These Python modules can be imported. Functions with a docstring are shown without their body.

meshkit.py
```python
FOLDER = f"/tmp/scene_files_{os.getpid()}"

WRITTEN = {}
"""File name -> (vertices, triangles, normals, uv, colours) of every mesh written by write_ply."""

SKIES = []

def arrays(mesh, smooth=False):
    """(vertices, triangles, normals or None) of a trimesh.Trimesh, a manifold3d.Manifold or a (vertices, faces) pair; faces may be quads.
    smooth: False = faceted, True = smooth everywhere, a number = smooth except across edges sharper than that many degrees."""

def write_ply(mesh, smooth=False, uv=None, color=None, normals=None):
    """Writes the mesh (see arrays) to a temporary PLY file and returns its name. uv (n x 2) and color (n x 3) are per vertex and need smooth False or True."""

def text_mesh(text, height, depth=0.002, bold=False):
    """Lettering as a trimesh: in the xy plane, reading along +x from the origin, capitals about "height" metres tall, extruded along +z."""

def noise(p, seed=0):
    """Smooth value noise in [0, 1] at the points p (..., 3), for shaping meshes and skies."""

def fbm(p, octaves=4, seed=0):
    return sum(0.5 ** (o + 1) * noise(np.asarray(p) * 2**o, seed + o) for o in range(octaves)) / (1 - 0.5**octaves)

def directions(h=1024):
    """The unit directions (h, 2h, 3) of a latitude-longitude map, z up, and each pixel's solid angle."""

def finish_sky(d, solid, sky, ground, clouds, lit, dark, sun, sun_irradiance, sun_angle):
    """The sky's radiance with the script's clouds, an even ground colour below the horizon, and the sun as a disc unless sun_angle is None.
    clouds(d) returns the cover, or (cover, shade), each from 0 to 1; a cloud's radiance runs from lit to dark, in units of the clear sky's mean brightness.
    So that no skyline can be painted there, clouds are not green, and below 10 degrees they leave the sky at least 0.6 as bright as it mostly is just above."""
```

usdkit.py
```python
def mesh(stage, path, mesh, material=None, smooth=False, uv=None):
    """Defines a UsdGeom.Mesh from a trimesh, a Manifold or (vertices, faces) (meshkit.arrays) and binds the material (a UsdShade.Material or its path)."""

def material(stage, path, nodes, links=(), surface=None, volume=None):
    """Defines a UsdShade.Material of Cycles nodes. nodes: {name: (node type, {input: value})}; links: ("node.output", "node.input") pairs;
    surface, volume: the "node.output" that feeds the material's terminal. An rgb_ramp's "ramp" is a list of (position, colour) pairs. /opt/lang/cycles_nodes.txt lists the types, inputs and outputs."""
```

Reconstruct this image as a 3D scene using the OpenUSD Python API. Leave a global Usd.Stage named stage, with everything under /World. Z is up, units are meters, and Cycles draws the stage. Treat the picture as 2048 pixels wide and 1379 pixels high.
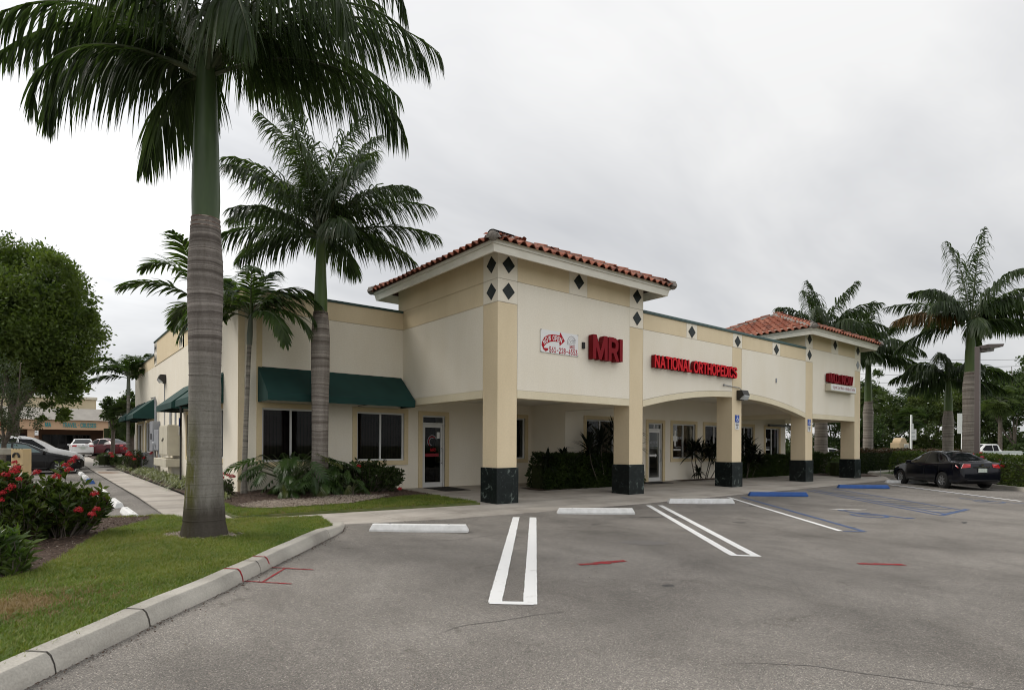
import math, numpy as np, trimesh, usdkit, meshkit
from pxr import Usd, UsdGeom, UsdLux, UsdShade, Gf, Sdf, Vt
from shapely.geometry import Polygon, LineString, Point, box as sbox
from shapely import affinity, contains_xy
from shapely.ops import unary_union
import manifold3d as m3

stage = Usd.Stage.CreateInMemory()
UsdGeom.SetStageUpAxis(stage, UsdGeom.Tokens.z)
UsdGeom.SetStageMetersPerUnit(stage, 1.0)
world = UsdGeom.Xform.Define(stage, '/World')
stage.SetDefaultPrim(world.GetPrim())

# ------------------------------------------------------------------ camera, sky, sun, exposure
# World: origin at the foot of the corner pillar, x along the front facade, y into the building, z up.
EYE = np.array([-8.569, -11.304, 1.40])
YAW = 0.6735
ROLL = 0.0046
FPX = 1186.54          # focal length in pixels of a 2048 px wide picture
FWD = np.array([math.sin(YAW), math.cos(YAW), 0.0])
RGT = np.array([math.cos(YAW), -math.sin(YAW), 0.0])
UPV = np.array([0, 0, 1.0])
cam_r = math.cos(ROLL) * RGT + math.sin(ROLL) * UPV
cam_u = -math.sin(ROLL) * RGT + math.cos(ROLL) * UPV
cam = UsdGeom.Camera.Define(stage, '/World/camera')
mtx = Gf.Matrix4d(*cam_r, 0, *cam_u, 0, *(-FWD), 0, *EYE, 1)
cam.AddTransformOp().Set(mtx)
cam.CreateHorizontalApertureAttr(36.0)
cam.CreateVerticalApertureAttr(36.0 * 689 / 1024)
cam.CreateFocalLengthAttr(FPX / 2048 * 36)
cam.CreateVerticalApertureOffsetAttr((890.99 - 689.5) / 2048 * 36)
cam.CreateClippingRangeAttr(Gf.Vec2f(0.1, 3000))
cam.CreateExposureAttr(0.50)

SUN_DIR = np.array([-0.46, 0.50, 0.73]); SUN_DIR /= np.linalg.norm(SUN_DIR)
SUN_EL = math.asin(SUN_DIR[2]); SUN_AZ = math.atan2(SUN_DIR[0], SUN_DIR[1])
dome = UsdLux.DomeLight.Define(stage, '/World/sky')
dome.GetPrim().SetCustomDataByKey('kind', 'structure')
sky_nodes = {
    'tc': ('texture_coordinate', {}),
    'sep': ('separate_xyz', {}),
    'zc': ('math', {'math_type': 'maximum', 'value2': 0.0}),
    'za': ('math', {'math_type': 'add', 'value2': 0.22}),
    'dx': ('math', {'math_type': 'divide'}), 'dy': ('math', {'math_type': 'divide'}),
    'cv': ('combine_xyz', {'z': 0.3}),
    'mp': ('mapping', {'scale': (0.6, 1.25, 1), 'rotation': (0, 0, 0.35)}),
    'n1': ('noise_texture', {'scale': 1.3, 'detail': 6, 'roughness': 0.52, 'distortion': 0.35}),
    'r1': ('rgb_ramp', {'ramp': [(0.32, (4.7, 4.75, 4.88)), (0.43, (5.3, 5.33, 5.40)), (0.53, (5.9, 5.9, 5.92)), (0.64, (6.6, 6.57, 6.5))]}),
    'sky': ('sky_texture', {'sky_type': 'single_scattering', 'sun_disc': False, 'sun_elevation': SUN_EL, 'sun_rotation': SUN_AZ}),
    'dot': ('vector_math', {'math_type': 'dot_product', 'vector2': (-.10, .94, .33)}),
    'dm': ('math', {'math_type': 'maximum', 'value2': 0.0}),
    'pw': ('math', {'math_type': 'power', 'value2': 14.0}),
    'gl': ('math', {'math_type': 'multiply', 'value2': 5.0}),
    'gln': ('math', {'math_type': 'multiply'}),
    'glc': ('combine_xyz', {}),
    'sum': ('mix', {'mix_type': 'add', 'fac': 1.0}),
    'up': ('math', {'math_type': 'multiply_add', 'value2': 0.45, 'value3': 0.80}),
    'upc': ('combine_xyz', {}),
    'ov': ('mix', {'mix_type': 'multiply', 'fac': 1.0}),
    'mx': ('mix', {'fac': 0.94}),
    'bg': ('background_shader', {'strength': 0.1}),
}
sky_links = [('tc.generated', 'sep.vector'), ('sep.z', 'zc.value1'), ('zc.value', 'za.value1'), ('sep.x', 'dx.value1'), ('za.value', 'dx.value2'),
             ('sep.y', 'dy.value1'), ('za.value', 'dy.value2'), ('dx.value', 'cv.x'), ('dy.value', 'cv.y'), ('cv.vector', 'mp.vector'),
             ('mp.vector', 'n1.vector'), ('n1.fac', 'r1.fac'), ('tc.generated', 'dot.vector1'), ('dot.value', 'dm.value1'), ('dm.value', 'pw.value1'),
             ('pw.value', 'gl.value1'), ('gl.value', 'gln.value1'), ('n1.fac', 'gln.value2'), ('gln.value', 'glc.x'), ('gln.value', 'glc.y'), ('gln.value', 'glc.z'),
             ('zc.value', 'up.value1'), ('up.value', 'upc.x'), ('up.value', 'upc.y'), ('up.value', 'upc.z'),
             ('r1.color', 'ov.color1'), ('upc.vector', 'ov.color2'),
             ('ov.color', 'sum.color1'), ('glc.vector', 'sum.color2'), ('sky.color', 'mx.color1'), ('sum.color', 'mx.color2'), ('mx.color', 'bg.color')]
dome_mat = usdkit.material(stage, '/World/Looks/overcast_sky', sky_nodes, sky_links, surface='bg.background')
UsdShade.MaterialBindingAPI.Apply(dome.GetPrim()).Bind(dome_mat)
sun = UsdLux.DistantLight.Define(stage, '/World/sun')
sun.CreateIntensityAttr(0.40); sun.CreateAngleAttr(28.0); sun.CreateNormalizeAttr(True); sun.CreateColorAttr(Gf.Vec3f(1.0, 0.95, 0.88))
zax = SUN_DIR; xax = np.cross([0, 0, 1], zax); xax /= np.linalg.norm(xax); yax = np.cross(zax, xax)
sun.AddTransformOp().Set(Gf.Matrix4d(*xax, 0, *yax, 0, *zax, 0, 0, 0, 0, 1))

# ------------------------------------------------------------------ helpers
rng = np.random.default_rng(7)
used = {}
def numbered(parent, name):
    k = (parent, name); n = used.get(k, 0); used[k] = n + 1
    return name if n == 0 else f'{name}_{n:03d}'
def tag(p, label=None, cat=None, group=None, kind=None):
    for k, v in (('label', label), ('category', cat), ('group', group), ('kind', kind)):
        if v: p.SetCustomDataByKey(k, v)
    return p
def ppath(parent):
    return '/World' if parent is None else str(parent.GetPath())
def thing(name, label, cat, group=None, loc=None, rz=0.0):
    pa = '/World/' + numbered('/World', name)
    x = UsdGeom.Xform.Define(stage, pa)
    if loc is not None:
        x.AddTranslateOp().Set(Gf.Vec3d(*map(float, loc)))
        if rz: x.AddRotateZOp().Set(math.degrees(rz))
    return tag(x.GetPrim(), label, cat, group)
def tmesh(vf):
    if isinstance(vf, trimesh.Trimesh): return vf
    if isinstance(vf, (list,)): return trimesh.util.concatenate([tmesh(x) for x in vf])
    if hasattr(vf, 'to_mesh'):
        m = vf.to_mesh(); return trimesh.Trimesh(np.array(m.vert_properties[:, :3]), np.array(m.tri_verts), process=False)
    v, f = np.asarray(vf[0], float), np.asarray(vf[1], int)
    if f.shape[1] == 4: f = np.vstack([f[:, [0, 1, 2]], f[:, [0, 2, 3]]])
    return trimesh.Trimesh(v, f, process=False)
def part(name, mesh, m, parent=None, smooth=False, label=None, cat=None, group=None, kind=None):
    pp = ppath(parent); pa = pp + '/' + numbered(pp, name)
    o = usdkit.mesh(stage, pa, tmesh(mesh), m, smooth=smooth)
    return tag(o.GetPrim(), label, cat, group, kind)
def dup(root, loc, rz, label=None, group=None, scale=None, cat=None):
    was = root.GetCustomData()
    name = root.GetName().rstrip('0123456789').rstrip('_')
    r = thing(name, label or was['label'], cat or was['category'], group or was.get('group'), loc, rz)
    if scale is not None: UsdGeom.Xformable(r).AddScaleOp().Set(Gf.Vec3f(*([scale] * 3 if np.ndim(scale) == 0 else scale)))
    r.GetReferences().AddInternalReference(root.GetPath()); r.SetInstanceable(True)
    return r
def box(x0, x1, y0, y1, z0, z1, bev=0.0):
    if bev <= 0:
        b = trimesh.creation.box((x1 - x0, y1 - y0, z1 - z0)); b.apply_translation(((x0 + x1) / 2, (y0 + y1) / 2, (z0 + z1) / 2)); return b
    pts = []
    for x, sx in ((x0, 1), (x1, -1)):
        for y, sy in ((y0, 1), (y1, -1)):
            for z, sz in ((z0, 1), (z1, -1)):
                pts += [(x, y + sy * bev, z + sz * bev), (x + sx * bev, y, z + sz * bev), (x + sx * bev, y + sy * bev, z)]
    return tmesh(m3.Manifold.hull_points(np.array(pts)))
def extr(poly, d):
    g = getattr(poly, 'geoms', [poly])
    return trimesh.util.concatenate([trimesh.creation.extrude_polygon(p, d, engine='earcut') for p in g if p.area > 1e-7])
def ext_y(poly, y0, y1):     # polygon in (x, z), extruded along y
    m = extr(poly, y1 - y0); v = np.array(m.vertices)
    m.vertices = np.stack([v[:, 0], y0 + v[:, 2], v[:, 1]], 1); m.faces = m.faces[:, ::-1]; return m
def ext_x(poly, x0, x1):     # polygon in (y, z), extruded along x
    m = extr(poly, x1 - x0); v = np.array(m.vertices)
    m.vertices = np.stack([x0 + v[:, 2], v[:, 0], v[:, 1]], 1); return m
def tube(path, rad, n=8, cap=True):
    P = np.asarray(path, float); k = len(P); R = np.broadcast_to(np.asarray(rad, float), (k,))
    T = np.gradient(P, axis=0); T /= np.linalg.norm(T, axis=1, keepdims=True) + 1e-12
    ref = np.array([0, 0, 1.0]) if abs(T[0, 2]) < .9 else np.array([1.0, 0, 0])
    a = np.cross(T, ref); a /= np.linalg.norm(a, axis=1, keepdims=True) + 1e-12; b = np.cross(T, a)
    t = np.arange(n) / n * 2 * np.pi
    v = (P[:, None] + R[:, None, None] * (np.cos(t)[None, :, None] * a[:, None] + np.sin(t)[None, :, None] * b[:, None])).reshape(-1, 3)
    i, j = np.meshgrid(np.arange(k - 1), np.arange(n), indexing='ij'); j2 = (j + 1) % n
    q = np.stack([i * n + j, (i + 1) * n + j, (i + 1) * n + j2, i * n + j2], -1).reshape(-1, 4)
    f = np.vstack([q[:, [0, 1, 2]], q[:, [0, 2, 3]]])
    if cap:
        v = np.vstack([v, P[:1], P[-1:]]); m = k * n
        jj = np.arange(n); f = np.vstack([f, np.stack([np.full(n, m), jj, (jj + 1) % n], 1), np.stack([np.full(n, m + 1), (k - 1) * n + (jj + 1) % n, (k - 1) * n + jj], 1)])
    return trimesh.Trimesh(v, f[:, ::-1], process=False)
def lathe(prof, n=24):       # prof: (r, z) list
    prof = np.asarray(prof, float); k = len(prof); t = np.arange(n) / n * 2 * np.pi
    v = np.stack([prof[:, None, 0] * np.cos(t), prof[:, None, 0] * np.sin(t), np.broadcast_to(prof[:, None, 1], (k, n))], -1).reshape(-1, 3)
    i, j = np.meshgrid(np.arange(k - 1), np.arange(n), indexing='ij'); j2 = (j + 1) % n
    return tmesh((v, np.stack([i * n + j, i * n + j2, (i + 1) * n + j2, (i + 1) * n + j], -1).reshape(-1, 4)))
def text(s, h, d, sx=1.0, bold=True, width=None):
    m = meshkit.text_mesh(s, h, d, bold); v = np.array(m.vertices)
    v[:, 0] -= v[:, 0].min(); v[:, 0] *= (width / v[:, 0].max()) if width else sx
    m.vertices = v; return m
def on_front(m, x, y, z):    # lettering in xy -> standing on a wall that faces -y
    v = np.array(m.vertices); m = m.copy(); m.vertices = np.stack([x + v[:, 0], y - v[:, 2], z + v[:, 1]], 1); m.faces = m.faces[:, ::-1] if False else m.faces; return m
def moved(m, x=0, y=0, z=0, rz=0):
    m = m.copy()
    if rz: m.apply_transform(trimesh.transformations.rotation_matrix(rz, (0, 0, 1)))
    m.apply_translation((x, y, z)); return m
def gz(u, w):                # the height of the ground
    u = np.asarray(u, float); w = np.asarray(w, float)
    front = np.maximum(.0145 * np.minimum(w, 0), -.25)
    bld = np.interp(w, [0, 6, 21, 42, 60], [0, .12, .20, .45, .5])
    left = np.interp(w, [0, 5, 21, 42, 60], [0, 0, .13, .45, .5])
    k = np.clip((u + 7.1) / .4, 0, 1)
    r = np.clip((u - 22) / 4, 0, 1)
    return front + (left * (1 - k) + bld * k) * (1 - r) + r * np.clip(.02 * w, 0, .06)
def at(px, py, dist):        # the point that many metres away along the view direction
    x3, z3 = (px - 1024) / FPX, -(py - 890.99) / FPX
    c, s = math.cos(ROLL), math.sin(ROLL)
    return EYE + dist * ((c * x3 - s * z3) * RGT + FWD + (s * x3 + c * z3) * UPV)
def sheet(poly, dz, size=1.2, thick=0.0):
    parts_ = []
    for p in getattr(poly, 'geoms', [poly]):
        v, f = trimesh.creation.triangulate_polygon(p, engine='earcut')
        v3 = np.column_stack([v, np.zeros(len(v))])
        v3, f = trimesh.remesh.subdivide_to_size(v3, f, size, max_iter=12)
        n = np.cross(v3[f[:, 1]] - v3[f[:, 0]], v3[f[:, 2]] - v3[f[:, 0]])[:, 2]
        f[n < 0] = f[n < 0][:, ::-1]
        v3[:, 2] = gz(v3[:, 0], v3[:, 1]) + dz
        parts_.append(trimesh.Trimesh(v3, f, process=False))
        if thick:
            for ring in [p.exterior] + list(p.interiors):
                r = LineString(ring.coords).segmentize(.6); c = np.array(r.coords)
                t = np.column_stack([c, gz(c[:, 0], c[:, 1]) + dz]); b = t - [0, 0, thick]; k = len(c)
                i = np.arange(k - 1)
                parts_.append(tmesh((np.vstack([t, b]), np.stack([i, i + k, i + k + 1, i + 1], 1))))
    return trimesh.util.concatenate(parts_)
def ribbon(pts, width, jag=0.0):
    l = LineString(pts).segmentize(.12).buffer(width / 2, cap_style='flat')
    if jag:
        l = l.segmentize(.08); c = np.array(l.exterior.coords); c[:-1] += rng.normal(0, jag, (len(c) - 1, 2)); c[-1] = c[0]; l = Polygon(c).buffer(0)
    return l

# ------------------------------------------------------------------ materials
def M(name, c1, c2=None, scale=4.0, rough=.75, bump=0.0, bscale=180, spec=.4, metallic=0.0, coat=0.0, detail=5, lo=.35, hi=.65, emit=0.0, stretch=None, bdist=.004):
    nodes = {'p': ('principled_bsdf', {'base_color': c1, 'roughness': rough, 'specular_ior_level': spec, 'metallic': metallic, 'coat_weight': coat})}
    links = []
    if c2 is not None or bump: nodes['g'] = ('geometry', {})
    if c2 is not None:
        nodes['n'] = ('noise_texture', {'scale': scale, 'detail': detail, 'roughness': .6})
        nodes['r'] = ('rgb_ramp', {'ramp': [(lo, c1), (hi, c2)]})
        if stretch:
            nodes['mp'] = ('mapping', {'scale': stretch}); links += [('g.position', 'mp.vector'), ('mp.vector', 'n.vector')]
        else: links += [('g.position', 'n.vector')]
        links += [('n.fac', 'r.fac'), ('r.color', 'p.base_color')]
    if bump:
        nodes['bn'] = ('noise_texture', {'scale': bscale, 'detail': 3}); nodes['b'] = ('bump', {'strength': bump, 'distance': bdist})
        links += [('g.position', 'bn.vector'), ('bn.fac', 'b.height'), ('b.normal', 'p.normal')]
    if emit: nodes['p'][1].update(emission_color=c1, emission_strength=emit)
    return usdkit.material(stage, '/World/Looks/' + name, nodes, links, surface='p.BSDF')
def leafM(name, c1, c2, scale=2.0, rough=.45, trans=.3, spec=.4, vary=.5):
    nodes = {'g': ('geometry', {}), 'n': ('noise_texture', {'scale': scale, 'detail': 3}), 'r': ('rgb_ramp', {'ramp': [(.33, c1), (.68, c2)]}),
             'h': ('hsv', {}), 'mr': ('map_range', {'from_min': 0., 'from_max': 1., 'to_min': 1 - vary, 'to_max': 1 + vary}),
             'p': ('principled_bsdf', {'roughness': rough, 'specular_ior_level': spec}), 't': ('translucent_bsdf', {}), 'm': ('mix_closure', {'fac': trans}),
             'tc': ('mix', {'mix_type': 'multiply', 'fac': 1.0, 'color2': (1.5, 1.6, .8)})}
    links = [('g.position', 'n.vector'), ('n.fac', 'r.fac'), ('r.color', 'h.color'), ('g.random_per_island', 'mr.value'), ('mr.result', 'h.value'),
             ('h.color', 'p.base_color'), ('h.color', 'tc.color1'), ('tc.color', 't.color'), ('p.BSDF', 'm.closure1'), ('t.BSDF', 'm.closure2')]
    return usdkit.material(stage, '/World/Looks/' + name, nodes, links, surface='m.closure')
def stucco(name, c, dark=.91):
    c = np.array(c); d = c * [dark, dark * .985, dark * .95]
    nodes = {'g': ('geometry', {}), 'mp': ('mapping', {'scale': (1.1, 1.1, .5)}),
             'n': ('noise_texture', {'scale': 1.0, 'detail': 6, 'roughness': .6}), 'r': ('rgb_ramp', {'ramp': [(.28, tuple(d)), (.62, tuple(c))]}),
             'n2': ('noise_texture', {'scale': 22.0, 'detail': 5, 'roughness': .7}), 'r2': ('rgb_ramp', {'ramp': [(.3, (.9, .9, .89)), (.7, (1, 1, 1))]}),
             'mu': ('mix', {'mix_type': 'multiply', 'fac': 1.0}),
             'bn': ('noise_texture', {'scale': 75, 'detail': 4, 'roughness': .65}), 'b': ('bump', {'strength': .55, 'distance': .006}),
             'p': ('principled_bsdf', {'roughness': .9, 'specular_ior_level': .15})}
    links = [('g.position', 'mp.vector'), ('mp.vector', 'n.vector'), ('n.fac', 'r.fac'), ('g.position', 'n2.vector'), ('n2.fac', 'r2.fac'),
             ('r.color', 'mu.color1'), ('r2.color', 'mu.color2'), ('mu.color', 'p.base_color'), ('g.position', 'bn.vector'), ('bn.fac', 'b.height'), ('b.normal', 'p.normal')]
    return usdkit.material(stage, '/World/Looks/' + name, nodes, links, surface='p.BSDF')
def glassM(name, tint=(.75, .8, .8), ior=1.5, boost=1.0):
    nodes = {'f': ('fresnel', {'IOR': ior}), 't': ('transparent_bsdf', {'color': tint}), 'g': ('glossy_bsdf', {'roughness': .02, 'color': (boost,) * 3}), 'm': ('mix_closure', {})}
    return usdkit.material(stage, '/World/Looks/' + name, nodes, [('f.fac', 'm.fac'), ('t.BSDF', 'm.closure1'), ('g.BSDF', 'm.closure2')], surface='m.closure')

MW = stucco('white_stucco', (.86, .80, .685), .95)
MY = stucco('yellow_stucco', (.78, .655, .455))
MT = stucco('trim_stucco', (.70, .58, .37))
MBM = stucco('beam_stucco', (.78, .70, .52))
MSOF = M('soffit_paint', (.80, .75, .64), rough=.8)
MFAS = M('fascia_paint', (.80, .77, .68), (.72, .69, .60), 3, .6, stretch=(1, 1, 4))
MCAP = M('green_metal', (.030, .062, .058), (.045, .085, .078), 6, .4)
MAWN = M('awning_canvas', (.005, .036, .031), (.008, .050, .042), 1.2, .8, bump=.3, bscale=600)
MMORT = M('mortar', (.25, .225, .20), (.15, .135, .12), 9, .9)
MDIA = M('green_slate', (.010, .014, .014), (.02, .027, .026), 14, .4, spec=.25)
MGREYD = M('grey_slate', (.28, .29, .29), rough=.5)
MALU = M('white_aluminium', (.62, .62, .60), rough=.4, spec=.5)
MALUG = M('grey_aluminium', (.40, .40, .39), rough=.35, metallic=.6)
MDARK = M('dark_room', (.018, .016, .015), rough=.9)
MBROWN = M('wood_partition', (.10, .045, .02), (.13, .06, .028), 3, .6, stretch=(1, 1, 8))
MBLIND = M('blind_fabric', (.060, .043, .038), rough=.9, spec=.1)
MBLINDL = M('pale_blind_fabric', (.35, .34, .33), rough=.8)
MGLASS = glassM('window_glass', (.66, .68, .68), 1.2)
MVINYL = M('white_vinyl', (.72, .72, .70), rough=.5)
MVINR = M('red_vinyl', (.40, .010, .02), rough=.5, spec=.15)
MVING = M('grey_vinyl', (.35, .36, .38), rough=.5)
MRED = M('red_letter_face', (.60, .012, .020), rough=.5, spec=.12)
MREDD = M('dark_red_letter', (.20, .006, .012), rough=.5, spec=.12)
MREDS = M('letter_return', (.15, .005, .008), rough=.5, spec=.12)
MBLK = M('black_plastic', (.012, .012, .012), rough=.5)
MBRZ = M('bronze_metal', (.022, .020, .018), rough=.4)
MRUB = M('black_rubber', (.014, .014, .014), rough=.9)
MSTEEL = M('galvanised_steel', (.36, .37, .38), (.28, .29, .30), 8, .45, metallic=.5)
MUTIL = M('utility_grey', (.30, .31, .33), (.24, .25, .27), 4, .55)
MCREAMM = M('cream_metal', (.60, .56, .44), (.52, .48, .38), 3, .5)
MSIGNB = M('sign_blue', (.01, .06, .32), rough=.35)
MSIGNW = M('sign_white', (.75, .75, .74), rough=.35)
MLENS = M('lamp_lens', (.45, .47, .47), rough=.15, spec=.6)
MPAINTW = M('white_road_paint', (.62, .61, .59), (.78, .78, .77), 7, .7, lo=.22, hi=.42, bump=.3, bscale=250)
MPAINTWW = M('worn_white_paint', (.60, .58, .54), (.38, .36, .33), 6, .8)
MPAINTB = M('blue_road_paint', (.03, .075, .21), (.09, .12, .19), 7, .75)
MPAINTBW = M('worn_blue_paint', (.07, .11, .20), (.13, .135, .15), 8, .8)
MSPRAY = M('red_spray_paint', (.32, .010, .018), (.20, .035, .035), 14, .8)
MSTOPW = M('white_stop_paint', (.80, .80, .79), (.66, .66, .64), 7, .65, bump=.4, bscale=120)
MSTOPB = M('blue_stop_paint', (.020, .095, .34), (.018, .075, .27), 6, .5, bump=.4, bscale=120)
MRUST = M('rust_stain', (.24, .12, .055), (.28, .20, .14), 5, .9)

def marbleM():
    nodes = {'g': ('geometry', {}), 'n': ('noise_texture', {'scale': 3.5, 'detail': 7, 'roughness': .65, 'distortion': 1.6}),
             'r': ('rgb_ramp', {'ramp': [(.3, (.004, .006, .006)), (.52, (.007, .010, .010)), (.60, (.013, .018, .017)), (.645, (.14, .17, .155)), (.68, (.014, .018, .018))]}),
             'n2': ('noise_texture', {'scale': 24, 'detail': 4}), 'r2': ('rgb_ramp', {'ramp': [(.62, (0, 0, 0)), (.75, (.045, .055, .05))]}),
             'a': ('mix', {'mix_type': 'add', 'fac': 1.0}), 'p': ('principled_bsdf', {'roughness': .30, 'specular_ior_level': .28})}
    return usdkit.material(stage, '/World/Looks/green_marble', nodes, [('g.position', 'n.vector'), ('n.fac', 'r.fac'), ('g.position', 'n2.vector'), ('n2.fac', 'r2.fac'),
        ('r.color', 'a.color1'), ('r2.color', 'a.color2'), ('a.color', 'p.base_color')], surface='p.BSDF')
MMARB = marbleM()

def tileM(name, cols):
    nodes = {'g': ('geometry', {}), 'o': ('object_info', {}), 'mx': ('math', {'math_type': 'fraction'}), 'ad': ('math', {'math_type': 'add'}),
             'r': ('rgb_ramp', {'ramp': cols}), 'n': ('noise_texture', {'scale': 5, 'detail': 6, 'roughness': .7}), 'r2': ('rgb_ramp', {'ramp': [(.35, (.40, .36, .34)), (.58, (1, 1, 1))]}),
             'mu': ('mix', {'mix_type': 'multiply', 'fac': .75}), 'p': ('principled_bsdf', {'roughness': .8, 'specular_ior_level': .25})}
    return usdkit.material(stage, '/World/Looks/' + name, nodes, [('o.random', 'ad.value1'), ('g.random_per_island', 'ad.value2'), ('ad.value', 'mx.value1'), ('mx.value', 'r.fac'), ('g.position', 'n.vector'), ('n.fac', 'r2.fac'),
        ('r.color', 'mu.color1'), ('r2.color', 'mu.color2'), ('mu.color', 'p.base_color')], surface='p.BSDF')
MTILE = tileM('terracotta_tile', [(0, (.27, .085, .05)), (.4, (.33, .115, .068)), (.75, (.38, .155, .10)), (1, (.17, .065, .045))])
MTILED = M('tile_underlay', (.10, .045, .03), rough=.9)

def asphaltM():
    nodes = {'g': ('geometry', {}),
             'sp': ('voronoi_texture', {'scale': 165.0}), 'spr': ('rgb_ramp', {'ramp': [(0, (.45, .45, .45)), (.5, (.86, .86, .86)), (.86, (1.12, 1.1, 1.07)), (.95, (1.4, 1.37, 1.32)), (.985, (2.3, 2.25, 2.2))]}),
             'wc': ('separate_color', {}),
             'n1': ('noise_texture', {'scale': .45, 'detail': 7, 'roughness': .62, 'distortion': .4}), 'r1': ('rgb_ramp', {'ramp': [(.3, (.145, .135, .122)), (.5, (.225, .209, .190)), (.70, (.285, .266, .242))]}),
             'mp': ('mapping', {'scale': (.55, .2, 1), 'rotation': (0, 0, -.86)}), 'n2': ('noise_texture', {'scale': 1.6, 'detail': 6, 'roughness': .7}), 'r2': ('rgb_ramp', {'ramp': [(.30, (.55, .54, .53)), (.52, (1, 1, 1))]}),
             'n3': ('noise_texture', {'scale': 1.7, 'detail': 7, 'roughness': .78, 'distortion': 1.2}), 'r3': ('rgb_ramp', {'ramp': [(.60, (1, 1, 1)), (.68, (.66, .645, .63)), (.74, (.45, .44, .43))]}),
             'm1': ('mix', {'mix_type': 'multiply', 'fac': 1.0}), 'm2': ('mix', {'mix_type': 'multiply', 'fac': .62}), 'm3': ('mix', {'mix_type': 'multiply', 'fac': 1.0}),
             'b': ('bump', {'strength': .6, 'distance': .006}), 'p': ('principled_bsdf', {'roughness': .85, 'specular_ior_level': .3})}
    links = [('g.position', 'sp.vector'), ('sp.color', 'wc.color'), ('wc.r', 'spr.fac'), ('g.position', 'n1.vector'), ('n1.fac', 'r1.fac'), ('g.position', 'mp.vector'), ('mp.vector', 'n2.vector'), ('n2.fac', 'r2.fac'),
             ('g.position', 'n3.vector'), ('n3.fac', 'r3.fac'), ('r1.color', 'm1.color1'), ('spr.color', 'm1.color2'), ('m1.color', 'm2.color1'), ('r2.color', 'm2.color2'), ('m2.color', 'm3.color1'), ('r3.color', 'm3.color2'),
             ('m3.color', 'p.base_color'), ('sp.distance', 'b.height'), ('b.normal', 'p.normal')]
    return usdkit.material(stage, '/World/Looks/asphalt', nodes, links, surface='p.BSDF')
MASPH = asphaltM()
def concreteM(name, a, b, c, stain=.6):
    nodes = {'g': ('geometry', {}), 'n': ('noise_texture', {'scale': .9, 'detail': 7, 'roughness': .65}), 'r': ('rgb_ramp', {'ramp': [(.3, a), (.5, b), (.7, c)]}),
             'n2': ('noise_texture', {'scale': 60, 'detail': 4, 'roughness': .7}), 'r2': ('rgb_ramp', {'ramp': [(.3, (.78,) * 3), (.7, (1.08,) * 3)]}),
             'mp': ('mapping', {'scale': (.25, 1.6, 1)}), 'n3': ('noise_texture', {'scale': 1.0, 'detail': 5}), 'r3': ('rgb_ramp', {'ramp': [(.34, (stain,) * 3), (.52, (1,) * 3)]}),
             'm': ('mix', {'mix_type': 'multiply', 'fac': 1.0}), 'm2': ('mix', {'mix_type': 'multiply', 'fac': 1.0}), 'bp': ('bump', {'strength': .35, 'distance': .004}),
             'p': ('principled_bsdf', {'roughness': .85, 'specular_ior_level': .25})}
    return usdkit.material(stage, '/World/Looks/' + name, nodes, [('g.position', 'n.vector'), ('n.fac', 'r.fac'), ('g.position', 'n2.vector'), ('n2.fac', 'r2.fac'), ('g.position', 'mp.vector'), ('mp.vector', 'n3.vector'), ('n3.fac', 'r3.fac'),
        ('r.color', 'm.color1'), ('r2.color', 'm.color2'), ('m.color', 'm2.color1'), ('r3.color', 'm2.color2'), ('m2.color', 'p.base_color'), ('n2.fac', 'bp.height'), ('bp.normal', 'p.normal')], surface='p.BSDF')
MWALK = concreteM('walk_concrete', (.33, .295, .255), (.47, .43, .38), (.55, .51, .455), .75)
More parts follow.
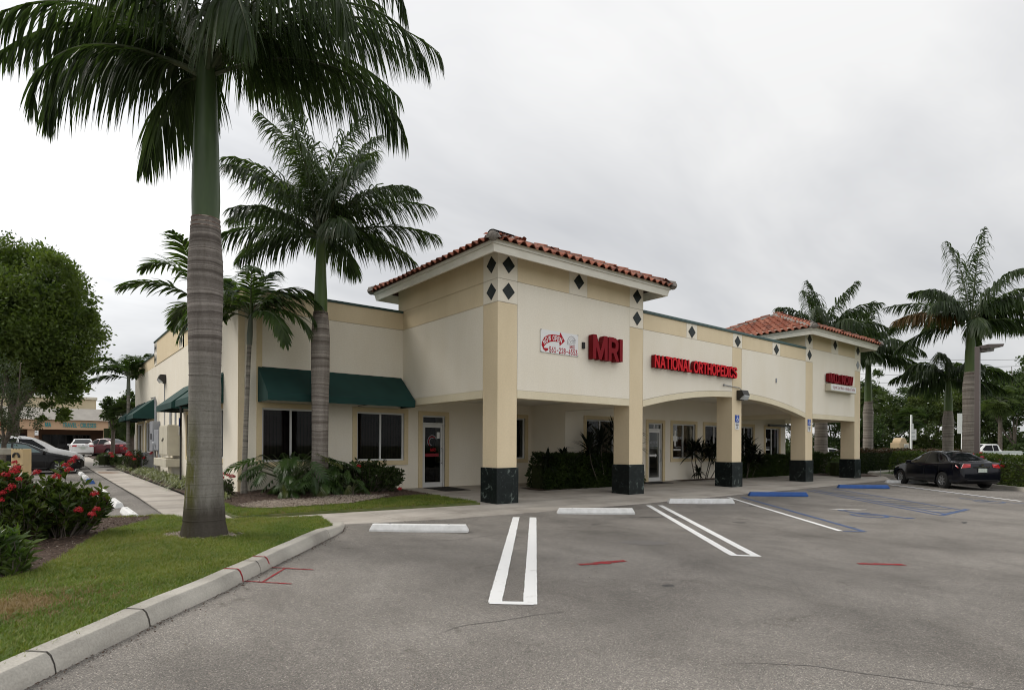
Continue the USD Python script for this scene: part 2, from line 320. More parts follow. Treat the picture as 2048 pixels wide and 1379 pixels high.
MCURB = concreteM('curb_concrete', (.36, .335, .295), (.46, .435, .385), (.54, .51, .455), .78)
MJOINT = M('joint_filler', (.05, .045, .04), rough=.95)
MSOIL = M('lawn_soil', (.07, .10, .025), (.13, .13, .05), 2.5, .95)
MMULCH = M('mulch', (.045, .026, .018), (.085, .055, .038), 14, .95, bump=.8, bscale=60)
MSHELL = M('shell_gravel', (.42, .36, .29), (.15, .11, .08), 16, .95, bump=.8, bscale=70)
MGROUND = M('grass_ground', (.05, .075, .02), (.08, .09, .03), .4, .95)
MVERGE = M('verge_grass', (.05, .085, .018), (.075, .10, .03), .8, .95)
# ------------------------------------------------------------------ the setting
g0 = np.linspace(-1500, 1500, 31)
gx, gy = np.meshgrid(g0, g0, indexing='ij')
ii, jj = np.meshgrid(np.arange(30), np.arange(30), indexing='ij')
part('ground', (np.stack([gx, gy, np.full_like(gx, -.6)], -1).reshape(-1, 3), np.stack([ii * 31 + jj, (ii + 1) * 31 + jj, (ii + 1) * 31 + jj + 1, ii * 31 + jj + 1], -1).reshape(-1, 4)), MGROUND, kind='structure')
ax_, ay_ = np.linspace(-60, 75, 136), np.linspace(-45, 95, 141)
gx, gy = np.meshgrid(ax_, ay_, indexing='ij')
ii, jj = np.meshgrid(np.arange(135), np.arange(140), indexing='ij')
lot = part('parking_lot', (np.stack([gx, gy, gz(gx, gy) - .012], -1).reshape(-1, 3), np.stack([ii * 141 + jj, (ii + 1) * 141 + jj, (ii + 1) * 141 + jj + 1, ii * 141 + jj + 1], -1).reshape(-1, 4)), MASPH, kind='structure')

MCRACK = M('asphalt_crack', (.10, .094, .087), (.17, .16, .148), 30, .95)
MOIL = M('oil_spot', (.045, .042, .040), (.11, .103, .096), 30, .7)
# concrete walks, cast in slabs with recessed joints
walk_poly = unary_union([
    Polygon([(-.35, .12), (-4.45, .44), (-5.72, .5), (-6.66, .98), (-6.62, .2), (-6.02, -.2), (-4.62, -.55), (-4.3, -1.15), (-2.33, -1.56), (-.2, -1.63), (3.2, -1.70), (12, -1.53), (20.8, -1.28), (23.2, -.25), (25.2, 1.05), (25.2, 2.2), (21.2, 3.0), (20.2, 5.0), (-.35, 5.0)]),
    sbox(-6.66, .4, -5.70, 45.0)]).buffer(0)
mulch_strip = unary_union([sbox(3.25, 2.15, 8.3, 3.05), sbox(10.9, 2.55, 19.6, 3.05), Polygon([(20.95, .75), (22.9, -.12), (24.6, 1.1), (24.4, 2.1), (20.95, 2.6)])])
walk_poly = walk_poly.difference(mulch_strip)
cuts = [sbox(x - .006, -1.9, x + .006, 5) for x in (-5.0, -3.2, -1.6, 1.55, 3.2, 4.8, 6.4, 8.0, 9.6, 11.2, 12.8, 14.4, 16.0, 17.6, 19.2, 20.9)]
cuts += [LineString([(-.2, .1), (1.0, -1.75)]).buffer(.006), sbox(-.3, .106, 24, .118), sbox(1.6, 1.6, 20, 1.612)]
cuts += [sbox(-6.8, y - .007, -5.6, y + .007) for y in np.arange(.9, 44, 1.55)]
slabs = walk_poly.difference(unary_union(cuts))
side = part('sidewalk', sheet(walk_poly, -.006), MJOINT, kind='structure')
for p in sorted(slabs.geoms, key=lambda p: -p.area):
    if p.area > .02: part('concrete_slab', sheet(p, .004 + .0015 * rng.random(), thick=.02), MWALK, side)
for (x, y, s1, s2, a) in ((1.35, -3.55, .22, .07, -40), (1.75, -3.75, .13, .05, -35), (1.0, -3.3, .12, .04, -50), (5.3, -3.55, .2, .07, -40), (-2.6, -3.9, .12, .05, -30), (2.2, -5.0, .16, .07, -20), (8.3, -4.2, .13, .05, -30), (-.4, -3.6, .10, .05, 0), (-3.2, -7.3, .10, .06, 10), (3.4, -6.6, .14, .04, 20), (6.2, -7.6, .2, .06, 15), (9.8, -9.0, .35, .08, 20)):
    e = affinity.rotate(affinity.scale(Point(0, 0).buffer(1), s1, s2), a); c_ = np.array(e.exterior.coords); n_ = meshkit.noise(np.column_stack([c_ * 14 + x, 0 * c_[:, 0]]), 3); c_ *= (.5 + .9 * n_)[:, None]; c_[-1] = c_[0]
    part('oil_spot', sheet(affinity.translate(Polygon(c_).buffer(0), x, y), -.0085), MOIL, lot)
part('rust_streak', sheet(Polygon([(-6.6, 18.6), (-6.3, 18.2), (-5.95, 18.4), (-5.9, 18.8), (-6.3, 19.4), (-6.6, 19.6)]), .009), MRUST, side)

# painted markings, 4 mm above the asphalt
def mark(name, poly, m, dz=-.007): part(name, sheet(poly, dz, 1.5), m, lot)
def stall(x, y, m, L=6.28, w=.1, name='parking_line', jag=.003):
    mark(name, ribbon([(x, y), (x - .655 * L, y - .757 * L)], w, jag), m)
def line(x, y, L, w, jag): return ribbon([(x, y), (x - .655 * L, y - .757 * L)], w, jag)
mark('white_parking_line', unary_union([line(-1.02, -1.99, 6.28, .135, .0025), line(-.77, -2.22, 6.30, .135, .0025), ribbon([(-5.17, -6.71), (-4.85, -6.99)], .10, .002)]), MPAINTW)
mark('white_parking_line', unary_union([line(3.10, -2.04, 6.25, .12, .002), line(3.36, -2.2, 6.37, .12, .002), ribbon([(-1.03, -6.74), (-.80, -6.97)], .09, .002)]), MPAINTW)
stall(6.80, -1.95, MPAINTW, 6.2, .10, 'white_parking_line'); stall(7.22, -2.10, MPAINTB, 6.38, .10, 'blue_parking_line')
mark('blue_parking_line', ribbon([(2.75, -6.68), (3.02, -6.92)], .09), MPAINTB)
stall(17.5, -2.36, MPAINTW, 6.3, .11, 'white_parking_line'); stall(17.2, -2.6, MPAINTBW, 4.9, .09, 'blue_parking_line')
for (x, y) in ((11.50, -1.95), (11.86, -2.0), (13.15, -2.05)): stall(x, y, MPAINTB, 6.45 if x < 12 else 6.25, .09, 'blue_hatch_line')
mark('blue_hatch_line', ribbon([(7.2, -6.92), (9.35, -6.88)], .12), MPAINTB)
for t in np.linspace(.3, 6.1, 13):
    mark('blue_hatch_line', ribbon([(11.92 - .655 * t, -2.0 - .757 * t), (13.0 - .655 * (t + .55), -2.15 - .757 * (t + .3))], .06), MPAINTBW)
def wheelchair(x, y, s, m):
    ring = Point(0, 0).buffer(.33).difference(Point(0, 0).buffer(.25)).difference(Polygon([(-.05, 0), (-.5, .5), (.1, .6)]))
    fig = unary_union([ring, LineString([(-.08, .62), (-.02, .1), (.34, .08), (.48, -.34), (.62, -.3)]).buffer(.045), Point(-.1, .78).buffer(.09), LineString([(-.06, .42), (.22, .40)]).buffer(.035)])
    mark('wheelchair_symbol', affinity.translate(affinity.rotate(affinity.scale(fig, s, s, origin=(0, 0)), -40, origin=(0, 0)), x, y), m)
wheelchair(5.75, -6.0, 1.15, MPAINTB); wheelchair(12.3, -6.65, 1.1, MPAINTBW)
mark('white_paint_splash', Polygon([(6.3, -4.9), (6.5, -5.0), (6.8, -5.3), (7.0, -5.5), (6.7, -5.45), (6.5, -5.2), (6.35, -5.2)]), MPAINTWW)
mark('red_spray_mark', unary_union([ribbon([(-3.22, -5.97), (-3.0, -6.06), (-2.80, -6.13)], .085, .008), ribbon([(-2.98, -6.02), (-2.75, -6.10), (-2.55, -6.15)], .09, .008)]), MSPRAY)
mark('red_spray_mark', unary_union([ribbon([(-.15, -8.05), (.02, -8.2), (.14, -8.3)], .085, .008), ribbon([(.03, -8.18), (.18, -8.33), (.30, -8.44)], .095, .008)]), MSPRAY)
for a, b in (((-6.84, -4.46), (-6.46, -4.90)), ((-6.40, -3.94), (-6.03, -4.37)), ((-6.68, -4.64), (-6.27, -4.10))): mark('red_spray_mark', ribbon([a, b], .026, .003), MSPRAY)
mark('oil_stain', affinity.rotate(affinity.scale(Point(-1.22, -5.41).buffer(.3), 1.25, .7), -38), M('oil_stain', (.12, .112, .105), (.17, .158, .147), 30, .8), -.009)
for w_ in np.arange(1.2, 32, 2.75): mark('white_parking_line', ribbon([(-7.55, w_), (-12.6, w_)], .1), MPAINTW)


r_c = np.random.default_rng(55)
for (x, y, a, L, w) in ((-4.4, -3.2, -.2, 2.6, .014), (-3.4, -4.6, .5, 1.8, .010), (-6.2, -7.2, .1, 1.6, .012), (-.6, -4.3, -.62, 4.4, .012), (1.2, -7.6, -.55, 5.2, .016), (4.6, -5.0, -.7, 3.6, .010), (-4.9, -8.9, -.5, 2.4, .012), (6.8, -9.8, -.4, 6.5, .020), (-2.6, -8.6, .9, 1.5, .009), (9.5, -5.2, -.5, 3.0, .010), (2.3, -3.6, .2, 1.6, .009)):
    n_ = int(L / .11); h_ = a + np.cumsum(r_c.normal(0, .22, n_)) * .55; P_ = np.cumsum(np.stack([np.cos(h_), np.sin(h_)], 1) * .11, 0) + [x, y]; wd = w * np.interp(np.arange(n_), [0, n_ * .3, n_ * .7, n_ - 1], [.25, 1, .9, .2]) * r_c.uniform(.6, 1.3, n_)
    N_ = np.stack([-np.sin(h_), np.cos(h_)], 1); mark('crack', Polygon(np.vstack([P_ + N_ * wd[:, None] / 2, (P_ - N_ * wd[:, None] / 2)[::-1]])).buffer(0), MCRACK, -.0095)
def overspray(pts, sd, n, seed):
    r = np.random.default_rng(seed); l = LineString(pts); ps = [np.array(l.interpolate(r.uniform(0, l.length)).coords[0]) + r.normal(0, sd, 2) for _ in range(n)]
    mark('red_overspray', unary_union([Point(*p).buffer(r.uniform(.002, .006), 2) for p in ps]), MSPRAY, -.0068)
overspray([(-3.2, -5.98), (-2.85, -6.05), (-2.62, -6.16)], .05, 130, 1); overspray([(-.12, -8.08), (.1, -8.25), (.28, -8.43)], .05, 130, 2); overspray([(-6.84, -4.46), (-6.46, -4.90)], .016, 90, 3); overspray([(-6.40, -3.94), (-6.03, -4.37)], .016, 90, 4)

# curb round the lawn: five cast lengths with open joints
curb_line = LineString([(-11.6, -10.3), (-8.66, -6.62), (-7.85, -5.66), (-7.14, -4.87), (-6.56, -4.17), (-5.32, -2.70), (-4.62, -1.83), (-4.38, -1.38), (-4.22, -.98)])
CP = [(0, 0), (.010, .05), (.034, .104), (.062, .128), (.205, .133), (.21, -.1), (0, -.1)]     # across the curb: offset to the lawn side, height
def curb_piece(s0, s1, hscale0=1., hscale1=1.):
    s = np.linspace(s0, s1, max(3, int((s1 - s0) / .15)))
    P = np.array([curb_line.interpolate(x).coords[0] for x in s]); T = np.gradient(P, axis=0); T /= np.linalg.norm(T, axis=1, keepdims=True)
    N = np.stack([-T[:, 1], T[:, 0]], 1); prof = np.array(CP); k = len(prof)
    hs = np.linspace(hscale0, hscale1, len(s))
    v = np.zeros((len(s), k, 3))
    wob = .006 * np.sin(s * 2.1 + 1) + .004 * np.sin(s * 5.3)
    v[:, :, :2] = P[:, None] + N[:, None] * (prof[None, :, 0:1] + wob[:, None, None] * .5)
    v[:, :, 2] = gz(P[:, 0], P[:, 1])[:, None] + np.where(prof[None, :, 1] > 0, prof[None, :, 1] * hs[:, None], prof[None, :, 1]) + wob[:, None] * .4 * (prof[None, :, 1] > .1)
    i, j = np.meshgrid(np.arange(len(s) - 1), np.arange(k), indexing='ij'); j2 = (j + 1) % k
    m = tmesh((v.reshape(-1, 3), np.stack([i * k + j, (i + 1) * k + j, (i + 1) * k + j2, i * k + j2], -1).reshape(-1, 4)))
    caps = [np.stack([np.full(k - 2, o), o + np.arange(1, k - 1), o + np.arange(2, k)], 1) for o in (0, (len(s) - 1) * k)]
    caps[1] = caps[1][:, ::-1]
    m = trimesh.Trimesh(m.vertices, np.vstack([m.faces] + caps), process=False); m.fix_normals(); return m
curb = part('curb', curb_piece(.02, curb_line.project(Point(-8.48, -6.4)) - .005), MCURB, kind='structure', smooth=35)
stops_ = [curb_line.project(Point(*p)) for p in ((-8.48, -6.4), (-7.85, -5.66), (-6.56, -4.19))]
# pieces
ends = [stops_[0], stops_[1], stops_[2], curb_line.length - 1.6, curb_line.length]
for a, b in zip(ends[:-1], ends[1:]):
    last = b == ends[-1]
    part('curb_section', curb_piece(a + .006, b - .006, 1, .15 if last else 1), MCURB, curb, smooth=35)
def curb_band(s, w, m, name):
    P0 = np.array(curb_line.interpolate(s).coords[0]); P1 = np.array(curb_line.interpolate(s + .01).coords[0]); T = (P1 - P0) / .01; N = np.array([-T[1], T[0]])
    pr = np.array([(-.004, -.01), (.007, .052), (.031, .108), (.060, .133), (.206, .138)]); v = []
    for o in (-w / 2, w / 2):
        for a, h in pr: v.append((*(P0 + T * o + N * a), gz(*P0) + h))
    q = [(i, i + 1, i + 6, i + 5) for i in range(4)]
    part(name, (np.array(v), np.array(q)), m, curb, smooth=False)
for p in ((-6.84, -4.52), (-6.42, -4.0)): curb_band(curb_line.project(Point(*p)) , .026, MSPRAY, 'red_spray_band')
for p in stops_: curb_band(curb_line.project(Point(*p)) if not isinstance(p, float) else p, .010, MJOINT, 'joint')
# curb at the right end of the lot, with its verge
rc = LineString([(6.0, -20.4), (23.6, -.05), (24.5, .95), (25.6, 1.28), (48, 1.3)])
def simple_curb(line, w, h, m, name, parent=None, kind=None):
    pl = line.buffer(w / 2, cap_style='flat', join_style='round')
    return part(name, sheet(pl, h, .8, thick=h + .05), m, parent, kind=kind)
simple_curb(rc, .16, .13, MCURB, 'curb', kind='structure')
verge = Polygon([(6.1, -20.3), (23.7, -.1), (24.6, .85), (25.6, 1.36), (48, 1.4), (120, 6), (120, -60), (20, -60)])
part('verge', sheet(verge.union(sbox(21, 3.2, 60, 40)).difference(sbox(20.9, 2.9, 21, 6)), .05, 4), MVERGE, kind='structure')
ribbon_line = LineString([(-6.74, .86), (-7.05, 1.25), (-7.6, 1.52), (-8.6, 1.66), (-11.5, 1.75)])
simple_curb(ribbon_line, .14, .075, MCURB, 'curb', kind='structure')
# lawn, mulch beds
lawn_poly = Polygon([(-9.35, -7.1), (-8.02, -5.42), (-7.34, -4.62), (-6.76, -3.95), (-5.52, -2.5), (-4.84, -1.66), (-4.62, -.62), (-6.0, -.21), (-6.66, .2), (-6.72, .78), (-7.0, 1.12), (-7.6, 1.40), (-8.6, 1.55), (-11.5, 1.62), (-14, -2), (-14, -12.5), (-11.9, -10.2)]).buffer(.10)
bed_poly = Polygon([(-6.95, 1.08), (-7.05, .55), (-7.3, .12), (-7.78, -.55), (-8.12, -1.75), (-8.32, -2.5), (-8.62, -3.35), (-9.3, -3.9), (-12.5, -4.6), (-13.5, -1), (-11.5, 1.6), (-8.6, 1.53), (-7.6, 1.38)])
lawn2_poly = Polygon([(-.38, .16), (-.45, 2.2), (-.9, 2.35), (-2.0, 2.02), (-3.1, 1.35), (-4.9, 1.32), (-5.35, 1.75), (-5.36, 2.95), (-5.66, 2.9), (-5.69, .52), (-4.45, .46)])
bed2_poly = Polygon([(-.4, 2.2), (-.9, 2.33), (-2.0, 2.0), (-3.1, 1.33), (-4.9, 1.3), (-5.37, 1.72), (-5.4, 2.95), (-5.72, 3.1), (-5.72, 44), (-4.5, 44), (-4.5, 4.8), (-.4, 4.8)])
shell_poly = Polygon([(-5.15, 1.55), (-4.7, 1.36), (-3.1, 1.4), (-2.2, 2.0), (-1.6, 2.6), (-2.6, 2.75), (-3.6, 2.35), (-4.6, 2.5), (-5.2, 2.2)])
lawn_base = lawn_poly.difference(bed_poly.buffer(-.02))
part('lawn_soil', sheet(lawn_base, .085, .8), MSOIL, kind='structure')
part('lawn_soil', sheet(lawn2_poly, .05, .8, thick=.06), MSOIL, kind='structure')
part('mulch_bed', sheet(bed_poly, .095, .5), MMULCH, kind='structure')
bm = sheet(bed2_poly.difference(Point(-2.95, 3.6).buffer(.2)), .06, .35)
v = np.array(bm.vertices); v[:, 2] += .11 * np.exp(-((v[:, 0] + 3.6) ** 2 / 1.6 + (v[:, 1] - 4.0) ** 2 / 2.0)); bm.vertices = v
part('mulch_bed', bm, MMULCH, kind='structure')
part('mulch_bed', sheet(mulch_strip, .02, .5), MMULCH, kind='structure')
sh = sheet(shell_poly, .072, .3); v = np.array(sh.vertices); v[:, 2] += .11 * np.exp(-((v[:, 0] + 3.6) ** 2 / 1.6 + (v[:, 1] - 4.0) ** 2 / 2.0)) ; sh.vertices = v
part('shell_gravel', sh, MSHELL, kind='structure')
part('shell_gravel', sheet(unary_union([Point(-6.95, -1.45).buffer(.22), Point(-6.38, -1.95).buffer(.17), Point(-6.67, -1.72).buffer(.36)]), .097, .3), MSHELL, kind='structure')

# ------------------------------------------------------------------ the medical building
B = thing('medical_building', 'cream stucco medical office building with two red tiled corner towers and an arched front arcade', 'building')
J = .005
def win_frame(x0, x1, z0, z1, y, fw=.05, mull=True, d=.06):
    ms = [box(x0, x1, y, y + d, z0, z0 + fw), box(x0, x1, y, y + d, z1 - fw, z1), box(x0, x0 + fw, y, y + d, z0 + fw, z1 - fw), box(x1 - fw, x1, y, y + d, z0 + fw, z1 - fw)]
    if mull: ms.append(box((x0 + x1) / 2 - fw / 2, (x0 + x1) / 2 + fw / 2, y, y + d, z0 + fw, z1 - fw))
    return ms
def trim_ring(x0, x1, z0, z1, tw, y, d=.03):
    return ext_y(sbox(x0 - tw, z0 - tw, x1 + tw, z1 + tw).difference(sbox(x0, z0, x1, z1)), y - d, y + .02)
def toX(ms, x):      # turns pieces built facing -y at y = 0 into pieces facing -x
    m = tmesh(ms) if isinstance(ms, list) else ms
    v = np.array(m.vertices); return trimesh.Trimesh(np.stack([x + v[:, 1], -v[:, 0], v[:, 2]], 1), m.faces, process=False)
holes_wing, holes_bay, holes_left = [], [], []
def window(x0, x1, z0, z1, y, wall, holes, label=None, blind=MBLIND, trim=.13, trim_m=MT, slat=True, back=MDARK, mull=True):
    holes.append(sbox(x0, z0, x1, z1))
    xf = (lambda m: toX(m, wall)) if wall is not None else (lambda m: m)
    y0 = 0 if wall is not None else y
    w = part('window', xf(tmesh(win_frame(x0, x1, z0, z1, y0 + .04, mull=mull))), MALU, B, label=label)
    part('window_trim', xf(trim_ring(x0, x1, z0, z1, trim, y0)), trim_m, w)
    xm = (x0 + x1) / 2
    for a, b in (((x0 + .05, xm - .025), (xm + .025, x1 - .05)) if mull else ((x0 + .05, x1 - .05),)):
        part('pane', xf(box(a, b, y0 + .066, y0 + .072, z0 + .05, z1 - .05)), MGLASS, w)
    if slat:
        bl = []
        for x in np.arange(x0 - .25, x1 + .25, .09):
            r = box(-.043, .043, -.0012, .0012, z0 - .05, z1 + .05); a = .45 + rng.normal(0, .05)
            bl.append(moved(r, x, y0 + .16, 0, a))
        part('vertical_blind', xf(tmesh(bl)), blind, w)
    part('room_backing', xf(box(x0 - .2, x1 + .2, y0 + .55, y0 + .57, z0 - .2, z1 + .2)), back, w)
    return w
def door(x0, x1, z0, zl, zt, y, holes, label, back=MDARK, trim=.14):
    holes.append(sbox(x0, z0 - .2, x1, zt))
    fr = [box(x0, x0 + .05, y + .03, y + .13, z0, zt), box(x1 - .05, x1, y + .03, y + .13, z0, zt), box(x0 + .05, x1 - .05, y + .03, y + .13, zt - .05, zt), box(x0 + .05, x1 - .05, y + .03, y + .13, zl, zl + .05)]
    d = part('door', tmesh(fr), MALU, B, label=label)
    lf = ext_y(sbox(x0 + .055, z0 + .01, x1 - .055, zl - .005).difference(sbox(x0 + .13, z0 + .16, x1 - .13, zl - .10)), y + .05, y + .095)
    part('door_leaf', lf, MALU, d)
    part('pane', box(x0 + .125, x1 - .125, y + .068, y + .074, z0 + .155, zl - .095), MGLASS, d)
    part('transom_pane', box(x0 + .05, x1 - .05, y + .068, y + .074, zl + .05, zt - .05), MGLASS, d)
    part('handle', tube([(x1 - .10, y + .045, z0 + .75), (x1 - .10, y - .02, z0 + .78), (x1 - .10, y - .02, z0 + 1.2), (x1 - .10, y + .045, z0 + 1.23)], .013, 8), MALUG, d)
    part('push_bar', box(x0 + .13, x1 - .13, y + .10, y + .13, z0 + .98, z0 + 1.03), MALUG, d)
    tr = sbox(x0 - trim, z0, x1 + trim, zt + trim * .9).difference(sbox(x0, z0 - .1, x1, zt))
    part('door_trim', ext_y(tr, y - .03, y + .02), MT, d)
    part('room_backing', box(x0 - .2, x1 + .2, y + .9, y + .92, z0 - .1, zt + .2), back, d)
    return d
# windows and doors of the wing wall (y = 4.73) and the arcade wall (y = 3.0)
window(-4.06, -2.55, .95, 2.36, 4.73, None, holes_wing)
window(-1.46, .05, .95, 2.36, 4.73, None, holes_wing)
door1 = door(.68, 1.50, .09, 2.06, 2.33, 4.73, holes_wing, 'glass door with a red sticker and paper notice')
window(3.6, 4.80, .95, 2.36, 4.73, None, holes_wing, slat=False)
window(6.1, 7.5, .95, 2.32, 3.0, None, holes_bay)
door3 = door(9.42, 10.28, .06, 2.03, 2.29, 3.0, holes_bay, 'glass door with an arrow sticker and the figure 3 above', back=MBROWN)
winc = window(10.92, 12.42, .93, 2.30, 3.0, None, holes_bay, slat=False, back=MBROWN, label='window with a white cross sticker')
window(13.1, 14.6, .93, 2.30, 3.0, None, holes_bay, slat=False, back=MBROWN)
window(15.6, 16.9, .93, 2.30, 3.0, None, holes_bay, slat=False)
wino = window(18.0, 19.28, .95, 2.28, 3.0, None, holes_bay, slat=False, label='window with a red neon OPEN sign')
for a, b in ((4.92, 4.98), ): pass
def sticker(parent, name, poly, x, y, z, m): part(name, moved(ext_y(poly, -.002, 0), x, y, z), m, parent)
def words(parent, s, h, x, y, z, m, width=None, name='lettering', d=.003, bold=True): return part(name, on_front(text(s, h, d, bold=bold, width=width), x, y, z), m, parent)
words(door3, '3', .13, 9.80, 3.062, 2.11, MVINYL)
arrow = Polygon([(0, -.035), (.34, -.035), (.34, -.075), (.46, 0), (.34, .075), (.34, .035), (0, .035)])
sticker(door3, 'arrow_sticker', arrow, 9.58, 3.062, 1.06, MVINYL)
words(door3, 'MD NOW', .10, 9.60, 3.062, 1.50, MVING, .46); words(door3, 'URGENT CARE', .04, 9.62, 3.062, 1.40, MVING, .42); words(door3, 'WALK-IN', .03, 9.62, 3.062, 1.33, MVING, .4)
cross = unary_union([sbox(-.05, -.3, .05, .3), sbox(-.15, -.1, .15, .1)])
for w_, x in ((winc, 11.17), (wino, 18.12)):
    sticker(w_, 'cross_sticker', cross, x, 3.062, 1.72, MVINYL)
    words(w_, 'MD NOW', .09, x + .17, 3.062, 1.70, MVING, .36); words(w_, 'Urgent Care', .05, x - .02, 3.062, 1.36, MVING, .42)
    sticker(w_, 'white_sticker', sbox(0, 0, .48, .07), x - .1, 3.062, 1.24, MVINYL)
MNEON = M('neon_red', (1.0, .03, .04), rough=.4, emit=3.0); MNEONB = M('neon_blue', (.05, .08, .8), rough=.4, emit=.5)
words(wino, 'OPEN', .16, 18.80, 3.10, 1.93, MNEON, .34, 'neon_lettering')
rg = Point(0, 0).buffer(1).difference(Point(0, 0).buffer(.9)); part('neon_ring', moved(ext_y(affinity.scale(rg, .25, .17), -.004, .004), 18.97, 3.10, 2.0), MNEONB, wino)
# the door by the lawn: swirl sticker, paper notice
for k, (r, a) in enumerate(((.20, .1), (.16, .5), (.12, .9))):
    t = np.linspace(.3 + a, 3.6 + a, 14); ln = LineString(np.stack([r * np.cos(t) * .8, r * np.sin(t)], 1)).buffer(.008)
    sticker(door1, 'swirl_sticker', ln, 1.07, 4.79, 1.52, MVING if k % 2 == 0 else MVINR)
words(door1, 'MRI', .09, 1.0, 4.792, 1.22, MVINR, .2); sticker(door1, 'red_sticker', sbox(-.24, 0, .24, .10), 1.07, 4.792, 1.05, M('faded_red_vinyl', (.22, .01, .02), rough=.6))
sticker(door1, 'paper_notice', sbox(0, 0, .11, .2), 1.24, 4.792, 1.62, MVINYL)
# walls
def wall(name, mesh, m, **k): return part(name, mesh, m, B, **k)
wing = sbox(-4.53, -.2, 5.1, 4.855).difference(unary_union(holes_wing))
wall('wall', ext_y(wing, 4.73, 5.0), MW)
wall('wall_band', ext_y(sbox(-4.53, 4.855 + 2 * J, 0.3, 5.36), 4.727, 5.0), MY)
wall('joint_backing', box(-4.5, .3, 4.76, 4.99, 4.80, 5.3), MMORT)
wall('wall_pilaster', box(-4.20, -4.06, 4.715, 4.74, 2.5, 4.85), MT)
wall('parapet_cap', box(-4.58, .0, 4.69, 5.04, 5.36, 5.43, .01), MCAP)
bay = sbox(5.1, -.2, 19.9, 3.9).difference(unary_union(holes_bay))
wall('wall', ext_y(bay, 3.0, 3.25), MW)
wall('wall', box(5.1, 5.35, 3.25, 5.0, -.2, 3.9), MW)
wall('wall', box(19.65, 19.9, 3.25, 24.0, -.2, 5.3), MW)
wall('wall', box(-4.5, 19.9, 23.8, 24.0, -.2, 5.3), MW)
# left side wall (x = -4.53, faces -x); window coordinates run along -y
LX = -4.53
def lwin(y0, y1, z0=1.0, z1=2.42, **k): window(-y1, -y0, z0, z1, 0, LX, holes_left, blind=MBLINDL, **k)
lwin(6.35, 8.0); lwin(10.2, 11.9); lwin(19.7, 22.0); lwin(22.9, 25.2)
lw = sbox(-26.2, -.2, -5.0, 4.855).difference(unary_union(holes_left))
v_ = ext_y(lw, 0, .27); wall('wall', toX(v_, LX), MW)
wall('wall_band', box(LX + .003, LX + .27, 5.0, 12.55, 4.855 + 2 * J, 5.36), MY)
wall('wall_band', box(LX - .02, LX + .27, 12.6, 19.25, 4.855 + 2 * J, 5.88), MY)
wall('wall_band', box(LX + .003, LX + .27, 19.3, 26.2, 4.855 + 2 * J, 5.36), MY)
wall('parapet_cap', box(LX - .05, LX + .3, 5.04, 12.55, 5.36, 5.43, .01), MCAP)
wall('parapet_cap', box(LX - .06, LX + .3, 12.55, 19.3, 5.88, 5.95, .01), MCAP)
wall('parapet_cap', box(LX - .05, LX + .3, 19.3, 26.25, 5.36, 5.43, .01), MCAP)
wall('wall_pilaster', box(LX - .11, LX, 4.73, 6.25, -.2, 4.85), MW)
wall('wall_pilaster', box(LX - .112, LX + .04, 4.713, 4.73, -.2, 4.85), MY)
def diamond(x, y, z, side, m=MDIA, w=.19, h=.205):
    pg = Polygon([(-w, 0), (0, -h), (w, 0), (0, h)])
    if side == 'f': wall('diamond', moved(ext_y(pg, -.012, .01), x, y, z), m)
    else: wall('diamond', moved(toX(ext_y(pg, -.012, .01), 0), x, y, z), m)
for y in (12.95, 18.95):
    wall('corner_panel', box(LX - .024, LX + .1, y - .35, y + .35, 4.87, 5.875), MW)
    for dy in (-.17, .17):
        for z in (5.13, 5.63): diamond(LX - .024, y + dy, z, 'l', w=.125)
# roof of the block
wall('flat_roof', box(-4.3, 19.7, 4.9, 23.8, 5.0, 5.1), MCAP)
